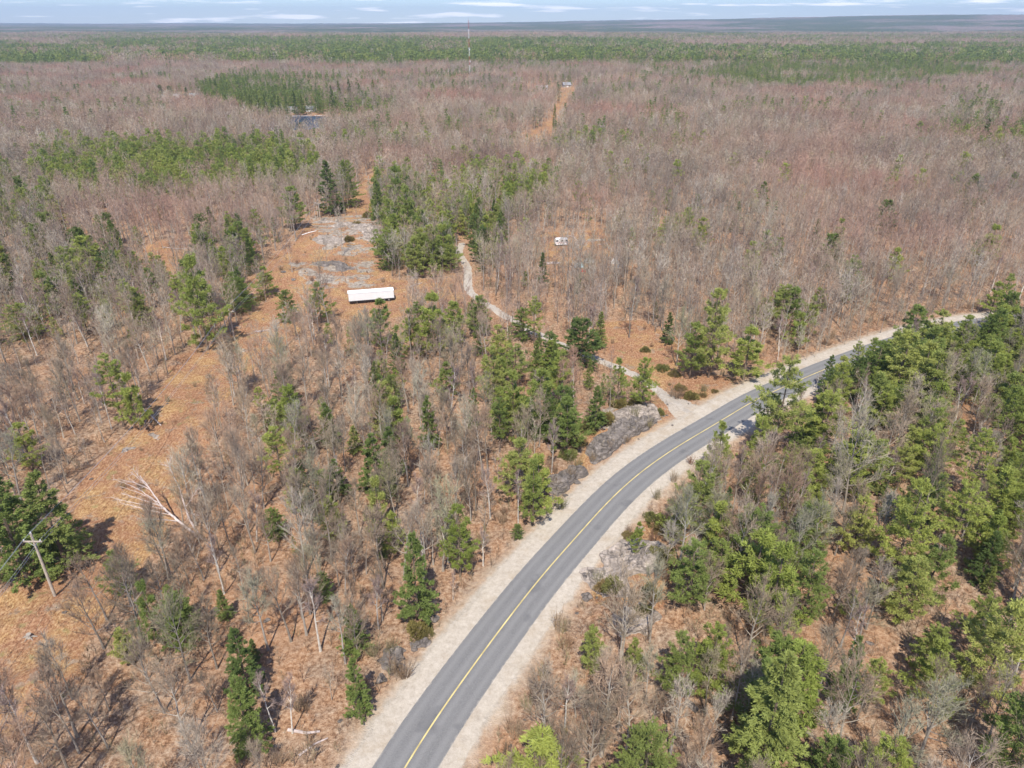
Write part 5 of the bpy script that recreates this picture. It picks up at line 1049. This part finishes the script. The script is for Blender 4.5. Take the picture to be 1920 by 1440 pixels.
c_ = cells(48, 230, 6.0); dr_ = dpoly(c_[:, 0], c_[:, 1], ROAD); c_ = c_[(dr_ > 8) & (dr_ < 16) & (rng.random(len(c_)) < .6)]; SL += [(float(q[0]), float(q[1]), float(rng.uniform(1.4, 2.8))) for q in c_]
c_ = cells(48, 300, 9.0); c_ = c_[mask(CLEAR[:4], c_[:, 0], c_[:, 1]) & (dpoly(c_[:, 0], c_[:, 1], ROAD) > 9) & (rng.random(len(c_)) < .45)]; SL += [(float(q[0]), float(q[1]), float(rng.uniform(.8, 1.8))) for q in c_]
pxs, pys, _ = PX(np.array([s[0] for s in SL]), np.array([s[1] for s in SL]), 1.0); SL = [s for s, a_, b_ in zip(SL, pxs, pys) if -30 < a_ < 1950 and b_ < 1480][:290]
for i, (s, lab) in enumerate(zip(SL, rank_labels(SL, 'bare twiggy shrub'))):
    o = bpy.data.objects.new('bare_shrub', SHR[i % 3]); col.objects.link(o); o.location = (s[0], s[1], gz(s[0], s[1]) - .05); k = s[2] / [2.2, 3.0, 1.6][i % 3]; o.scale = (k, k, k); o.rotation_euler.z = i * 1.7; tag(o, lab, 'shrub', 'bare shrubs along the road and clearing')
JF = [(1150, 1118, 3.2), (1238, 1065, 3.8), (1215, 1130, 2.6), (1130, 1108, 2.2), (1226, 978, 3.4), (1245, 1000, 3.0), (1100, 812, 3.6), (1080, 838, 3.4), (1135, 800, 3.4), (1160, 772, 3.4), (1190, 772, 3.2), (1065, 860, 3.0), (785, 1185, 3.0), (800, 1190, 2.2), (1205, 1165, 2.4), (1180, 1010, 2.2), (670, 430, 3.6), (655, 460, 3.4), (690, 405, 4.5), (640, 395, 3.5), (1295, 745, 2.8), (1275, 725, 2.6), (1318, 742, 1.8), (490, 562, 2.6), (1210, 655, 2.4), (1242, 690, 3.0), (1265, 700, 2.6), (1235, 780, 2.2), (1340, 735, 1.6)]
JL = [(float(G(a_, b_)[0]), float(G(a_, b_)[1]), w_) for a_, b_, w_ in JF]
for i, (s, lab) in enumerate(zip(JL, rank_labels(JL, 'low olive juniper bush'))):
    o = bpy.data.objects.new('juniper_bush', JUN[i % 3]); col.objects.link(o); o.location = (s[0], s[1], gz(s[0], s[1]) - .05 + (.5 if i in (0, 1, 3, 7) else 0)); k = s[2] / [3.0, 3.6, 2.4][i % 3]; o.scale = (k, k, k); o.rotation_euler.z = i * 1.3; tag(o, lab, 'juniper', 'junipers on the rocks')
# ------------------------------------------------------------------ air
hz = MB(); hz.box((0, 7000, 96), (29500, 15200, 360)); 
hm = bpy.data.materials.new('haze'); hm.use_nodes = True; nt = hm.node_tree; nt.nodes.clear(); o_ = nt.nodes.new('ShaderNodeOutputMaterial'); pv_ = nt.nodes.new('ShaderNodeVolumePrincipled'); nt.links.new(pv_.outputs[0], o_.inputs['Volume'])
pv_.inputs['Color'].default_value = (.62, .76, 1, 1); pv_.inputs['Density'].default_value = HAZE; pv_.inputs['Anisotropy'].default_value = .1
ho = hz.obj('haze', hm); tag(ho, 'thin blue haze over the distant woods', 'haze', kind='stuff')
